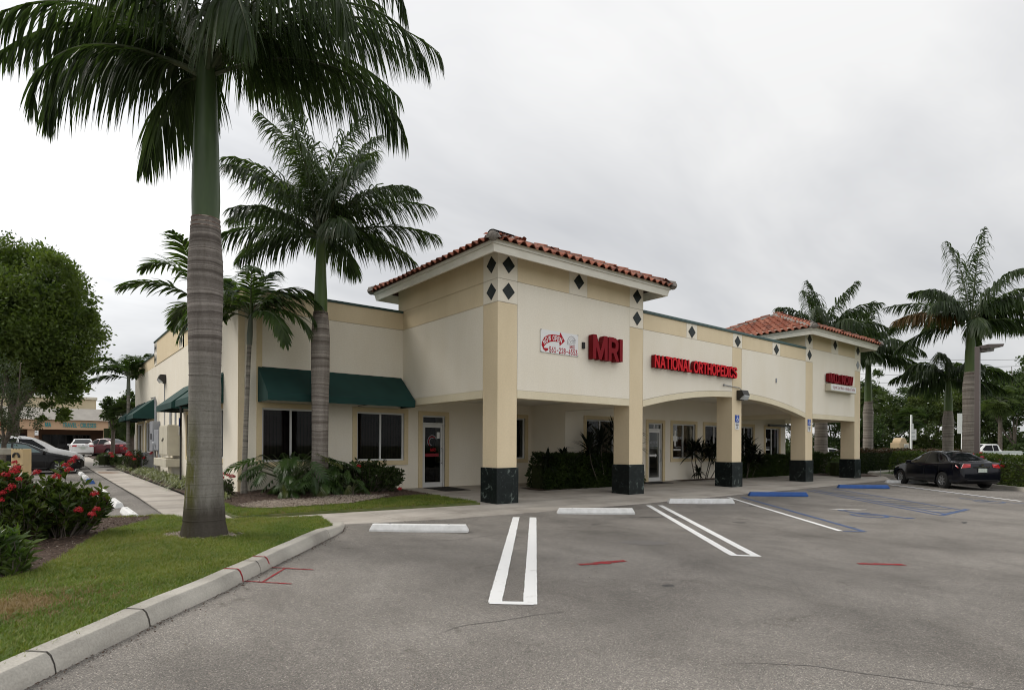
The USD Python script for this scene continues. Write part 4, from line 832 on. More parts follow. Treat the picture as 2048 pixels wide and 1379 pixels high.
def car(name, label, paint, loc, heading, spec, glass=MCGLASS, cat='car', detail=True, k_scale=.92):
    L, W, H, wb, fo, rw = spec['L'], spec['W'], spec['H'], spec['wb'], spec['fo'], spec.get('rw', .32)
    top, sh, pl = (np.array(spec[k], float) for k in ('top', 'sh', 'pl'))
    zt = lambda x: np.interp(x, top[:, 0], top[:, 1]); zs = lambda x: np.minimum(np.interp(x, sh[:, 0], sh[:, 1]), zt(x) - .02); hw = lambda x: np.interp(x, pl[:, 0], pl[:, 1]) * W / 2
    fl = lambda x: .20 + .10 * (1 - smoothstep(x / .25)) + .12 * (1 - smoothstep((L - x) / .35))
    yr = lambda x: hw(x) * (.965 - spec.get('tumble', .31) * smoothstep((zt(x) - zs(x)) / .42))
    def profile(x):
        w, s, t, f, r = hw(x), zs(x), zt(x), fl(x), yr(x)
        e = np.minimum(.05, (t - s) * .4)
        mid = f + (s - f) * .55
        y = [0 * w, w * .80, w * .955, w * .985, w * 1.0, w * 1.0, w * .985, w * .965, w * .965 + (r - w * .965) * .33, w * .965 + (r - w * .965) * .66, r, r * .90, r * .6, r * .3, 0 * w]
        z = [f, f, f + .04, f + .10, f + (mid - f) * .7, mid, s - .06, s, s + (t - e - s) * .33, s + (t - e - s) * .66, t - e, t - e * .45, t - e * .12, t - e * .03, t]
        return np.array(y), np.array(z)
    xs_ = np.unique(np.concatenate([np.linspace(0, .3, 9), np.linspace(.3, L - .3, 62), np.linspace(L - .3, L, 9)]))
    P = [profile(x) for x in xs_]; k = len(P[0][0])
    ring = np.array([np.concatenate([np.stack([np.full(k, -x), y, z], 1), np.stack([np.full(k - 2, -x), -y[-2:0:-1], z[-2:0:-1]], 1)]) for x, (y, z) in zip(xs_, P)])
    n = ring.shape[1]; i, j = np.meshgrid(np.arange(len(xs_) - 1), np.arange(n), indexing='ij'); j2 = (j + 1) % n
    v = np.vstack([ring.reshape(-1, 3), ring[0].mean(0)[None], ring[-1].mean(0)[None]])
    f = tmesh((v, np.stack([i * n + j, i * n + j2, (i + 1) * n + j2, (i + 1) * n + j], -1).reshape(-1, 4))).faces
    N = len(v); q = np.arange(n)
    f = np.vstack([f, np.stack([np.full(n, N - 2), (q + 1) % n, q], 1), np.stack([np.full(n, N - 1), (len(xs_) - 1) * n + q, (len(xs_) - 1) * n + (q + 1) % n], 1)])
    bm = trimesh.Trimesh(v, f, process=True); bm.fix_normals()
    man = m3.Manifold(m3.Mesh(np.array(bm.vertices, np.float32), np.array(bm.faces, np.uint32)))
    wx = (-fo, -(fo + wb)); out = []
    wells = []
    for x in wx:
        for s in (-1, 1):
            c = m3.Manifold.cylinder(.36, rw + .055, rw + .055, 28).rotate((90, 0, 0)).translate((x, s * (W / 2 + .06) + (.36 if s > 0 else 0) - (0 if s > 0 else 0), rw))
            c = m3.Manifold.cylinder(.34, rw + .055, rw + .055, 28, True).rotate((90, 0, 0)).translate((x, s * (W / 2 - .08), rw)); wells.append(c)
    for c in wells: man = man - c
    t = thing(name, label, cat, None, loc, heading); UsdGeom.Xformable(t).AddScaleOp().Set(Gf.Vec3f(k_scale, k_scale, k_scale))
    part('body', tmesh(man), paint, t, smooth=32)
    side = lambda x, z: np.array([np.interp(zz, profile(xx)[1][3:11], profile(xx)[0][3:11]) for xx, zz in zip(np.atleast_1d(x), np.atleast_1d(z))])
    def side_patch(nm, poly, m, off=.007, both=True):
        vv, ff = trimesh.creation.triangulate_polygon(Polygon(poly), engine='earcut'); v3, ff = trimesh.remesh.subdivide_to_size(np.column_stack([vv, 0 * vv[:, 0]]), ff, .16)
        y = side(v3[:, 0], v3[:, 1]) + off
        for s in ((1, -1) if both else (1,)): part(nm, trimesh.Trimesh(np.stack([-v3[:, 0], s * y, v3[:, 1]], 1), ff if s < 0 else ff[:, ::-1], process=False), m, t, smooth=True)
    def top_patch(nm, x0, x1, m, frac=.86, off=.009, pinch=0.0):
        a, b = np.meshgrid(np.linspace(x0, x1, 10), np.linspace(-1, 1, 11), indexing='ij')
        vv = []
        for x, fr in zip(a.ravel(), b.ravel()):
            y = yr(x) * frac * fr * (1 - pinch * (x - x0) / (x1 - x0)); pr = profile(x); z = np.interp(abs(y), pr[0][10:][::-1], pr[1][10:][::-1]); vv.append((-x, y, z + off))
        ii, jj = np.meshgrid(np.arange(9), np.arange(10), indexing='ij'); part(nm, (np.array(vv), np.stack([ii * 11 + jj, ii * 11 + jj + 1, (ii + 1) * 11 + jj + 1, (ii + 1) * 11 + jj], -1).reshape(-1, 4)), m, t, smooth=True)
    for pg in spec['side_glass']: side_patch('side_window', pg, glass)
    top_patch('windscreen', *spec['wind'], glass); 
    if 'rear' in spec: top_patch('rear_window', *spec['rear'], glass)
    for x in spec.get('seams', ()): side_patch('door_seam', [(x, .32), (x + .014, .32), (x + .03, zs(x) + .0), (x + .016, zs(x) + .0)], MBLK, .003)
    for x in spec.get('handles', ()): 
        z_ = zs(x) - .09
        for s in (-1, 1): part('door_handle', box(-x - .10, -x + .10, s * (side([x], [z_])[0] + .012) - .012, s * (side([x], [z_])[0] + .012) + .012, z_ - .015, z_ + .015, .006), paint, t)
    side_patch('sill_trim', [(fo + rw + .12, .24), (fo + wb - rw - .12, .24), (fo + wb - rw - .12, .30), (fo + rw + .12, .30)], MBLK, .006)
    mx = spec['mirror']
    for s in (-1, 1): part('mirror', tmesh(m3.Manifold.hull_points(np.array([(-mx + dx, s * (side([mx], [zs(mx) + .02])[0] + dy), zs(mx) + dz) for dx, dy, dz in ((0, -.03, .03), (.1, .02, .03), (0, .16, .03), (.12, .14, .04), (0, .0, .15), (.08, .05, .15), (0, .17, .14), (.08, .15, .14))]))), paint, t)
    # lamps, plate, bumpers
    def block(nm, pts, m): return part(nm, tmesh(m3.Manifold.hull_points(np.array(pts))), m, t, smooth=30)
    zl = spec['tail_z']
    for s in (-1, 1):
        def P_(x, z, inset): return (-x, s * (np.interp(z, profile(x)[1][3:11], profile(x)[0][3:11]) + .012 - inset), z)
        d0 = spec.get('tail_x', .30); hgt = spec.get('tail_h', .15)
        block('tail_lamp', [P_(L - d0, zl + .02, 0), P_(L - d0 + .1, zl - hgt * .5, 0), P_(L - .08, zl + hgt * .5, 0), P_(L - .08, zl - hgt * .5, 0), P_(L - .03, zl + hgt * .35, .20), P_(L - .03, zl - hgt * .35, .22), (-(L + .006), s * W * .25, zl + .03), (-(L + .006), s * W * .25, zl - .05), P_(L - d0, zl + .02, .1), P_(L - .06, zl + hgt * .5, .2)], MTAIL)
        block('head_lamp', [P_(.5, zs(.5) - .04, 0), P_(.18, zs(.3) - .16, 0), P_(.14, zs(.3) - .05, .05), (-.02, s * W * .28, zs(.1) - .07), (-.02, s * W * .28, zs(.1) - .13), P_(.3, zs(.3) - .03, .1)], MHEAD)
    if detail:
        block('licence_plate', [(-(L + dx), sy * .155, spec['plate_z'] + dz) for dx in (-.02, .022) for sy in (-1, 1) for dz in (-.075, .075)], MPLATE)
        block('trunk_trim', [(-(L + dx), sy * .30, spec['plate_z'] + .125 + dz) for dx in (-.03, .028) for sy in (-1, 1) for dz in (-.012, .012)], MCHROME)
        part('badge', moved(tmesh(trimesh.creation.box((.02, .10, .06))), -(L - .01), 0, spec['plate_z'] + .21), MCHROME, t)
        block('grille', [(dx, sy * .38, z) for dx in (-.06, .012) for sy in (-1, 1) for z in (.42, .52)], MBLK)
        block('rear_bumper_line', [(-(L + dx), sy * W * .33, .36 + dz) for dx in (-.06, .008) for sy in (-1, 1) for dz in (-.02, .02)], MBLK)
    tyre = lathe([(rw * .60, -.10), (rw * .93, -.105), (rw, -.075), (rw, .075), (rw * .93, .105), (rw * .60, .10), (rw * .6, -.1)], 30)
    disc = lathe([(0, .085), (.05, .088), (.055, .07), (rw * .60, .055), (rw * .64, .098), (rw * .60, .104)], 30)
    sp = []
    for a in np.arange(7) * 2 * np.pi / 7:
        b = box(.03, rw * .60, -.026, .026, .07, .092); b.apply_transform(trimesh.transformations.rotation_matrix(a, (0, 0, 1))); sp.append(b)
    for x in wx:
        for s in (-1, 1):
            Rm = trimesh.transformations.rotation_matrix(-s * np.pi / 2, (1, 0, 0))
            def put(m): m = m.copy(); m.apply_transform(Rm); m.apply_translation((x, s * (W / 2 - .115), rw)); return m
            w_ = part('wheel', put(tyre), MRUB, t, smooth=40); part('rim', put(tmesh(sp + [lathe([(rw * .56, .07), (rw * .62, .1), (rw * .64, .1), (rw * .6, .05)], 30)])), MALLOY, w_); part('brake_disc', put(disc), MBRZ if detail else MALLOY, w_)
    return t
SEDAN = dict(L=4.5, W=1.78, H=1.48, wb=2.65, fo=.88, top=[(0, .58), (.06, .68), (.35, .80), (.8, .90), (1.2, .985), (1.35, 1.05), (1.65, 1.23), (1.95, 1.385), (2.2, 1.455), (2.55, 1.48), (2.95, 1.455), (3.2, 1.40), (3.55, 1.25), (3.85, 1.10), (4.0, 1.06), (4.35, 1.05), (4.44, .98), (4.5, .62)],
    sh=[(0, .54), (.2, .68), (.8, .84), (1.2, .91), (3.0, .97), (3.9, 1.0), (4.38, .98), (4.5, .58)], pl=[(0, .66), (.1, .80), (.3, .90), (.7, .975), (1.3, 1.0), (3.4, 1.0), (4.1, .95), (4.38, .86), (4.5, .74)],
    side_glass=[[(1.52, 1.0), (2.02, 1.34), (2.42, 1.39), (2.44, .99)], [(2.52, .99), (2.50, 1.39), (2.95, 1.385), (3.30, 1.27), (3.55, 1.10), (3.45, 1.03)]], wind=(1.30, 1.98), rear=(3.12, 3.88), seams=(1.35, 2.47, 3.35), handles=(2.25, 3.2), mirror=1.55, tail_z=.90, plate_z=.74)
C455 = math.atan2(.757, .655)
def car_at(cx, cy, hd, L):  # centre of the car on the ground -> front bumper
    return (cx + math.cos(hd) * L / 2, cy + math.sin(hd) * L / 2, float(gz(cx, cy)) - .012)
navy = car('parked_car', 'dark navy sedan parked by the hedge at the right', MCARN, car_at(18.65, -3.72, C455, 3.96), C455, SEDAN)
BSED = dict(SEDAN, L=4.8, W=1.85, wb=2.8, fo=.95)
ksc = 4.8 / 4.5
for k_ in ('top', 'sh', 'pl'): BSED[k_] = [(a * ksc, b) for a, b in SEDAN[k_]]
BSED['side_glass'] = [[(a * ksc, b) for a, b in pg] for pg in SEDAN['side_glass']]
for k_ in ('wind', 'rear', 'seams', 'handles'): BSED[k_] = tuple(a * ksc for a in SEDAN[k_])
blk = car('parked_car', 'black sedan facing right in the side lot behind the red flowers', MCARB, (-7.0, 21.3, .12), 0.0, BSED, MCGLASSL)
VAN = dict(L=5.0, W=1.95, H=1.76, wb=2.95, fo=.95, tumble=.22, top=[(0, .62), (.08, .78), (.4, .95), (.95, 1.08), (1.15, 1.14), (1.6, 1.44), (2.0, 1.64), (2.4, 1.73), (3.2, 1.76), (4.4, 1.73), (4.75, 1.66), (4.88, 1.3), (4.97, 1.0), (5.0, .6)],
    sh=[(0, .58), (.3, .82), (1.0, .98), (4.8, 1.05), (5.0, .55)], pl=[(0, .68), (.12, .82), (.4, .93), (1.0, 1.0), (4.5, 1.0), (4.85, .95), (5.0, .86)],
    side_glass=[[(1.5, 1.10), (2.12, 1.56), (2.62, 1.60), (2.62, 1.06)], [(2.72, 1.06), (2.72, 1.60), (3.72, 1.62), (3.72, 1.08)], [(3.8, 1.08), (3.8, 1.62), (4.55, 1.60), (4.72, 1.12)]], wind=(1.2, 1.98), rear=(4.78, 4.92), seams=(1.6, 2.67, 3.76), handles=(2.5,), mirror=1.62, tail_z=1.1, plate_z=.8, tail_h=.3, tail_x=.2)
car('parked_van', 'white minivan facing right behind the black sedan', MCARW, (-6.85, 24.1, .15), 0.0, VAN, MCGLASS, 'van', False)
ws = at(166, 905, 43.2); hd = math.atan2(1.0, .03)
car('parked_car', 'white sedan seen from behind in the far row of the side lot', MCARW, (ws[0] + math.cos(hd) * 4.1, ws[1] + math.sin(hd) * 4.1, .42), hd, dict(SEDAN))
rs = at(200, 905, 45.2); hd = math.atan2(.77, -.64)
car('parked_car', 'dark maroon sedan seen from the side beside the white sedan', MCARR, (-6.05, 44.0, .46), hd, dict(SEDAN))
TRUCK = dict(L=5.6, W=1.95, H=1.8, wb=3.4, fo=.95, tumble=.2, rw=.36, top=[(0, .7), (.08, .9), (.5, 1.02), (1.35, 1.10), (1.5, 1.2), (2.05, 1.70), (2.3, 1.79), (3.3, 1.79), (3.45, 1.6), (3.55, 1.12), (5.45, 1.12), (5.55, 1.0), (5.6, .6)],
    sh=[(0, .66), (.4, .92), (1.4, 1.06), (3.5, 1.08), (5.5, 1.08), (5.6, .56)], pl=[(0, .75), (.15, .9), (.6, 1.0), (5.4, 1.0), (5.6, .93)], side_glass=[[(1.7, 1.13), (2.15, 1.62), (2.75, 1.66), (2.75, 1.10)], [(2.82, 1.10), (2.82, 1.66), (3.25, 1.66), (3.3, 1.12)]], wind=(1.52, 2.1), rear=(3.42, 3.53), seams=(1.6, 2.78), handles=(2.6,), mirror=1.7, tail_z=.95, plate_z=.7, tail_h=.25, tail_x=.12)
tp = at(1913, 899, 52.0); hd = math.atan2(.55, -.83)
car('pickup_truck', 'white pickup truck passing on the road behind the palms', MCARW, (tp[0], tp[1], .12), math.atan2(RGT[1], RGT[0]) + math.pi, TRUCK, cat='truck', detail=False)
rp = at(1605, 899, 44.0)
car('parked_car', 'white car seen behind the hedge between the two far pillars', MCARW, (rp[0] - .6, rp[1] + .4, .0), math.atan2(RGT[1], RGT[0]) + math.pi, dict(SEDAN), cat='car', detail=False)

# ------------------------------------------------------------------ street furniture and far things
lp = thing('parking_lot_lamp', 'tall brown square lamp post with two box heads before the right palm', 'lamp post', None, (22.05, -4.06, 0))
part('pole', box(-.085, .085, -.085, .085, -.1, 5.62, .01), M('brown_pole', (.11, .09, .085), rough=.45), lp)
for k, (a, l) in enumerate(((.0, .62), (.5, .75))):
    hd_ = np.array([RGT[0] * math.cos(a) - RGT[1] * math.sin(a) * .0, RGT[1], 0]); 
    d = RGT * math.cos(a) + FWD * math.sin(a) * (1 if k else -1); d = d / np.linalg.norm(d); sd_ = np.array([-d[1], d[0], 0])
    pts = [d * x + sd_ * y + np.array([0, 0, z]) for x, y, z in [(.06, -.12, 5.52), (.06, .12, 5.52), (.06, -.12, 5.62), (.06, .12, 5.62), (.3, -.2, 5.70), (.3, .2, 5.70), (.95, -.2, 5.72), (.95, .2, 5.72), (.35, -.2, 5.54), (.35, .2, 5.54), (.9, -.2, 5.60), (.9, .2, 5.60)]]
    pts = [p - np.array([0, 0, .12 * k]) for p in pts]
    part('lamp_head', tmesh(m3.Manifold.hull_points(np.array(pts))), M(f'brown_head_{k}', (.12, .095, .09), rough=.45), lp)
    part('lamp_lens', tmesh(m3.Manifold.hull_points(np.array([d * x + sd_ * y + np.array([0, 0, z - .12 * k]) for x, y, z in [(.42, -.15, 5.53), (.42, .15, 5.53), (.85, -.15, 5.585), (.85, .15, 5.585), (.42, -.15, 5.56), (.85, .15, 5.6)]]))), MLENS, lp)
mt = thing('monument_sign', 'tan stucco monument sign with a rounded top behind the hedge', 'sign', None, (*at(1798, 905, 42)[:2], 0), 0.0)
MTAN = stucco('tan_stucco', (.48, .37, .24)); part('body', box(-.75, .95, -.3, .3, 0, 1.75, .02), MTAN, mt); part('rounded_top', ext_y(Polygon([(-.5, 1.75)] + [(.1 + .6 * math.cos(a), 1.75 + .35 * math.sin(a)) for a in np.linspace(math.pi, 0, 16)] + [(.7, 1.75)]).buffer(0), -.25, .25), MTAN, mt)
part('upper_panel', box(-.05, .9, -.32, -.3, 1.2, 1.68), MCREAMM, mt); part('lower_panel', box(0, .95, -.33, -.3, .55, 1.12), MSIGNW, mt)
for k in range(2): part('lettering', on_front(text('MEDICAL', .13, .004, width=.7), .08, -.33, 1.45 - .2 * k), MVING, mt)
part('lettering', on_front(text('PLAZA', .22, .004, width=.75), .1, -.335, .72), MBLK, mt)
for pxx, D, pl_, lab in ((1822, 46, [(-.18, 1.35, 2.95), (.0, 1.95, 2.4), (.0, 2.5, 2.8)], 'white road sign post with narrow panels behind the hedge'), (1924, 50, [(-.35, 1.6, 4.6)], 'tall white panel sign half hidden by the slim palm trunk')):
    p0 = at(pxx, 900, D); t = thing('road_sign', lab, 'sign', None, (p0[0], p0[1], 0), -YAW)
    part('post', box(-.06, .06, -.05, .05, -.1, 3.95, .01), MSIGNW, t)
    if D == 46:
        for z, x1 in ((2.0, .36), (2.42, .36), (2.84, .14)):
            part('panel', box(-.08, x1, -.07, -.05, z, z + .41), MSIGNW, t)
            for q_ in range(3): part('panel_print', box(.0, x1 - .08, -.075, -.07, z + .07 + .11 * q_, z + .12 + .11 * q_), MVING, t)
    else:
        part('panel', box(-.45, .35, -.07, -.05, 2.6, 4.3), MSIGNW, t); part('panel_print', box(.1, .25, -.075, -.07, 2.9, 4.0), MBLK, t)
rl = thing('guard_rail', 'thin pale steel guard rail along the road behind the hedge', 'rail')
ra, rb = at(1640, 895, 47), at(2120, 895, 47)
part('rail', tube([(ra[0], ra[1], 1.08), (rb[0], rb[1], 1.05)], .045, 6), M('pale_green_rail', (.28, .36, .33), rough=.5), rl)
for t_ in np.linspace(0, 1, 9): q = ra + (rb - ra) * t_; part('rail_post', tube([(q[0], q[1], -.2), (q[0], q[1], 1.08)], .035, 6), MSTEEL, rl)
# overhead wires strung between wooden poles
up = []
for k, (pxx, D) in enumerate(((1560, 78), (2250, 78))):
    p0 = at(pxx, 900, D); t = thing('utility_pole', ('grey wooden utility pole hidden behind the far tower', 'grey wooden utility pole beyond the right edge')[k], 'utility pole', None, (p0[0], p0[1], 0))
    part('pole', tube([(0, 0, -.5), (0, 0, 14.0)], .15, 8), M(f'pole_wood_{k}', (.12, .10, .085), rough=.9), t); part('crossarm', box(-1.0, 1.0, -.06, .06, 13.2, 13.35), M(f'arm_wood_{k}', (.12, .10, .085), rough=.9), t); up.append(p0)
for k, z in enumerate((6.3, 6.75, 9.1, 10.3, 11.3, 12.4, 13.3)):
    s = np.linspace(0, 1, 14); P = up[0] + (up[1] - up[0]) * s[:, None]; P[:, 2] = z - .5 * 4 * s * (1 - s) + (.25 if k > 3 else 0) * s
    tag(part('power_line', tube(P, .022, 4, cap=False), MBLK), f'dark overhead wire, {("lowest", "second lowest", "third from the bottom", "middle one", "third from the top", "second from the top", "topmost")[k]} of the seven by the right palm', 'wire')
wl = at(70, 795, 75); wr = at(330, 803, 75)
tag(part('power_line', tube([wl, (wl + wr) / 2 - [0, 0, .15], wr], .02, 4, cap=False), MBLK), 'single overhead wire above the shop roof at the left', 'wire')
# shop row behind the side lot
sm_ = thing('shop_row', 'low peach shop building with a grey mansard and teal lettering TRAVEL CRUISES', 'building')
WS = 62.5
def sx(px, z=None):
    x3 = (px - 1024) / FPX; d = x3 * RGT + FWD; return EYE[0] + (WS - EYE[1]) / d[1] * d[0]
X0, X1 = -32.0, sx(216)
MPEACH = stucco('peach_stucco', (.56, .38, .25)); MGREYB = M('mansard_grey', (.46, .43, .38), (.40, .37, .33), 2, .8); MCRM = stucco('cream_stucco', (.62, .52, .36)); MBRWN = M('brown_wall', (.17, .095, .06), rough=.85); MTEAL = M('teal_letters', (.02, .26, .28), rough=.5)
part('fascia', box(X0, X1, WS - .2, WS + .3, 2.80, 3.75), MPEACH, sm_); part('mansard', ext_x(Polygon([(WS - .45, 3.75), (WS + .6, 4.95), (WS + 1.0, 4.95), (WS + 1.0, 3.75)]), X0, X1 + 1.2), MGREYB, sm_)
part('upper_wall', box(X0, X1 - .9, WS + 2.0, WS + 10, 4.6, 6.0), MCRM, sm_); part('coping', box(X0, X1 - .8, WS + 1.85, WS + 10, 6.0, 6.25), MCREAMM, sm_)
part('side_wall', box(X1, X1 + 3.2, WS + .5, WS + 12, .3, 4.7), MGREYB, sm_); part('rear_wall', box(X0, X1, WS + 3.2, WS + 3.5, .3, 3.8), MBRWN, sm_); part('soffit', box(X0, X1, WS + .3, WS + 3.2, 2.95, 3.0), MSOF, sm_)
part('roof_slab', box(X0, X1, WS + 1.0, WS + 12, 4.5, 4.6), MCAP, sm_)
for k, (a, b) in enumerate(((0, 48), (85, 150), (152, 184))):
    g = part('shop_window', box(sx(a), sx(b), WS + 3.1, WS + 3.2, .8, 2.35), MBRZ, sm_); part('pane', box(sx(a) + .08, sx(b) - .08, WS + 3.07, WS + 3.1, .9, 2.27), MCGLASS, g)
    for t_ in np.linspace(sx(a), sx(b), 5): part('mullion', box(t_ - .03, t_ + .03, WS + 3.04, WS + 3.1, .8, 2.35), MBRZ, g)
for px_ in (-60, 5, 62, 213): part('pier', box(sx(px_) - .28, sx(px_) + .28, WS + .0, WS + .5, .3, 2.8), MPEACH, sm_)
part('lettering', on_front(text('TRAVEL · CRUISES', .42, .05, width=sx(192) - sx(125)), sx(125), WS - .2, 3.06), MTEAL, sm_); part('lettering', on_front(text('MA', .42, .05, width=sx(102) - sx(90)), sx(90), WS - .2, 3.06), MTEAL, sm_)
part('lettering', on_front(text('SHOP', .4, .05, width=2.0), sx(-30), WS - .2, 3.06), MVINR, sm_)
sp_ = at(73, 870, 50); t = thing('signpost', 'dark brown post with a small plate before the shop row', 'post', None, (sp_[0], sp_[1], .4)); part('post', box(-.14, .14, -.1, .1, 0, 2.4, .02), MBRWN, t); part('plate', box(-.12, .12, -.13, -.1, 1.7, 2.1), MSIGNW, t)
# cream post and rail by the flowers
MPOST = M('cream_post_paint', (.62, .46, .24), (.56, .42, .24), 5, .75)
pb = at(42, 930, 10.6); t = thing('rail_fence', 'cream painted timber post with a rail and a dark horseshoe loop behind the red flowers', 'fence', None, (pb[0], pb[1], 0), -YAW)
part('post', box(-.10, .11, -.1, .1, -.05, 1.305, .008), MPOST, t); part('low_post', box(-.03, .075, -.24, -.12, -.05, .99, .008), MPOST, t); part('post_cap', box(-.04, .085, -.25, -.11, .99, 1.01, .004), MCREAMM, t)
part('rail', box(-1.8, -.10, -.07, .05, 1.20, 1.315, .01), M('weathered_rail', (.36, .33, .27), (.26, .24, .19), 5, .8), t)
aa = np.linspace(-.25, math.pi + .25, 15); part('iron_loop', tube(np.stack([.005 + .05 * np.cos(aa), np.full(15, -.115), 1.17 + .062 * np.sin(aa)], 1), .017, 6), MBRZ, t)
for k in range(4): part('bolt', moved(lathe([(0, 0), (.012, 0), (.012, .01), (0, .012)], 8), -.06 + .05 * k, -.09, 1.305), MBRZ, t)
# ------------------------------------------------------------------ vegetation
LF_ROYAL = leafM('royal_frond', (.060, .104, .040), (.115, .170, .068), 1.2, .45, .42, .3, .55)
LF_DRY = leafM('orange_frond', (.13, .065, .012), (.16, .10, .02), 1.2, .5, .25, .3, .4)
LF_ADON = leafM('christmas_palm_frond', (.055, .105, .026), (.105, .165, .042), 1.5, .42, .4, .3, .45)
LF_YEL = leafM('yellow_green_frond', (.09, .11, .022), (.13, .15, .04), 1.5, .4, .3, .4, .3)
MRACH = M('frond_stalk', (.045, .065, .025), (.08, .09, .04), 4, .5)
def trunkM(name, a, b, c, rings=9.0, moss=0.0):
    nodes = {'g': ('geometry', {}), 's': ('separate_xyz', {}), 'nz': ('noise_texture', {'scale': 1.2, 'detail': 3}), 'zz': ('math', {'math_type': 'multiply_add', 'value2': .16}),
             'sk': ('noise_texture', {'scale': 38.0, 'detail': 4, 'roughness': .8}), 'skr': ('rgb_ramp', {'ramp': [(.32, (.72, .70, .68)), (.5, (1, 1, 1)), (.66, (1.08, 1.08, 1.08)), (.74, (1.7, 1.68, 1.6))]}), 'skm': ('mix', {'mix_type': 'multiply', 'fac': .8}),
             'cz': ('combine_xyz', {}), 'w': ('noise_texture', {'scale': rings, 'detail': 4, 'roughness': .8}), 'r': ('rgb_ramp', {'ramp': [(.33, tuple(np.array(a) * .75)), (.40, a), (.46, b), (.53, c), (.585, tuple(np.array(c) * 1.5)), (.60, b), (.68, a), (.72, tuple(np.array(c) * 1.4))]}),
             'mp': ('mapping', {'scale': (7, 7, 1.1)}), 'n2': ('noise_texture', {'scale': 1.6, 'detail': 6, 'roughness': .7}), 'r2': ('rgb_ramp', {'ramp': [(.3, (.74, .73, .70)), (.55, (1, 1, 1)), (.72, (1.15, 1.15, 1.15))]}),
             'm': ('mix', {'mix_type': 'multiply', 'fac': .8}), 'b': ('bump', {'strength': .5, 'distance': .012}), 'p': ('principled_bsdf', {'roughness': .85, 'specular_ior_level': .2})}
    links = [('g.position', 's.vector'), ('g.position', 'nz.vector'), ('nz.fac', 'zz.value1'), ('s.z', 'zz.value3'), ('zz.value', 'cz.z'), ('cz.vector', 'w.vector'), ('w.fac', 'r.fac'), ('g.position', 'mp.vector'), ('mp.vector', 'n2.vector'), ('n2.fac', 'r2.fac'),
             ('r.color', 'm.color1'), ('r2.color', 'm.color2'), ('w.fac', 'b.height'), ('b.normal', 'p.normal')]
    last = 'm.color'
    if moss:
        nodes.update({'mz': ('map_range', {'from_min': 2.0, 'from_max': 1.2, 'to_min': 0, 'to_max': 1, 'clamp': True}), 'ms': ('map_range', {'from_min': .02, 'from_max': .42, 'to_min': 0., 'to_max': 1.0, 'clamp': True}),
                      'dt': ('vector_math', {'math_type': 'dot_product', 'vector2': (-.85, .35, 0)}), 'mn': ('noise_texture', {'scale': 2.6, 'detail': 6, 'roughness': .7}), 'mk': ('map_range', {'from_min': .36, 'from_max': .50, 'to_min': 0, 'to_max': 1, 'clamp': True}),
                      'k1': ('math', {'math_type': 'multiply'}), 'k2': ('math', {'math_type': 'multiply'}), 'k3': ('math', {'math_type': 'multiply', 'value2': .85}), 'mm': ('mix', {'color2': (.085, .085, .010)}),
                      'bz': ('map_range', {'from_min': .82, 'from_max': .55, 'to_min': 0, 'to_max': .85, 'clamp': True}), 'bw': ('math', {'math_type': 'multiply_add', 'value2': .3}), 'bm': ('mix', {'color2': (.040, .032, .025)}),
                      'gz': ('map_range', {'from_min': 2.1, 'from_max': 2.9, 'to_min': 1, 'to_max': 0, 'clamp': True}), 'gm': ('mix', {'color2': (.21, .20, .175)}), 'gk': ('math', {'math_type': 'multiply', 'value2': .75})})
        links += [('s.z', 'mz.value'), ('g.normal', 'dt.vector1'), ('dt.value', 'ms.value'), ('mp.vector', 'mn.vector'), ('mn.fac', 'mk.value'), ('mz.result', 'k1.value1'), ('ms.result', 'k1.value2'), ('k1.value', 'k2.value1'), ('mk.result', 'k2.value2'), ('k2.value', 'k3.value1'),
                  ('s.z', 'gz.value'), ('gz.result', 'gk.value1'), ('gk.value', 'gm.fac'), ('r.color', 'gm.color1'), ('gm.color', 'm.color1'),
                  ('k3.value', 'mm.fac'), ('m.color', 'mm.color1'), ('n2.fac', 'bw.value1'), ('s.z', 'bw.value3'), ('bw.value', 'bz.value'), ('bz.result', 'bm.fac'), ('mm.color', 'bm.color1')]
        links.remove(('r.color', 'm.color1')); last = 'bm.color'
    links += [('g.position', 'sk.vector'), ('sk.fac', 'skr.fac'), (last, 'skm.color1'), ('skr.color', 'skm.color2'), ('skm.color', 'p.base_color')]
    return usdkit.material(stage, '/World/Looks/' + name, nodes, links, surface='p.BSDF')
MTR1 = trunkM('ringed_palm_bark', (.092, .078, .069), (.152, .132, .118), (.205, .183, .166), 8.5, 1.0)
MTR2 = trunkM('palm_bark', (.12, .098, .085), (.19, .165, .145), (.25, .225, .20), 7.0)
MTR3 = trunkM('slim_palm_bark', (.10, .09, .075), (.19, .175, .15), (.24, .22, .19), 9.0)
MCS = M('crownshaft', (.055, .095, .022), (.085, .125, .03), 1.6, .4, stretch=(3, 3, .6))
MCSD = M('dark_crownshaft', (.040, .066, .024), (.062, .096, .036), 1.6, .4, stretch=(3, 3, .6))
MCSG = M('grey_crownshaft', (.10, .12, .09), (.13, .145, .11), 3, .5)
MBARK = M('tree_bark', (.075, .06, .048), (.13, .11, .09), 6, .9, bump=.6, bscale=30)

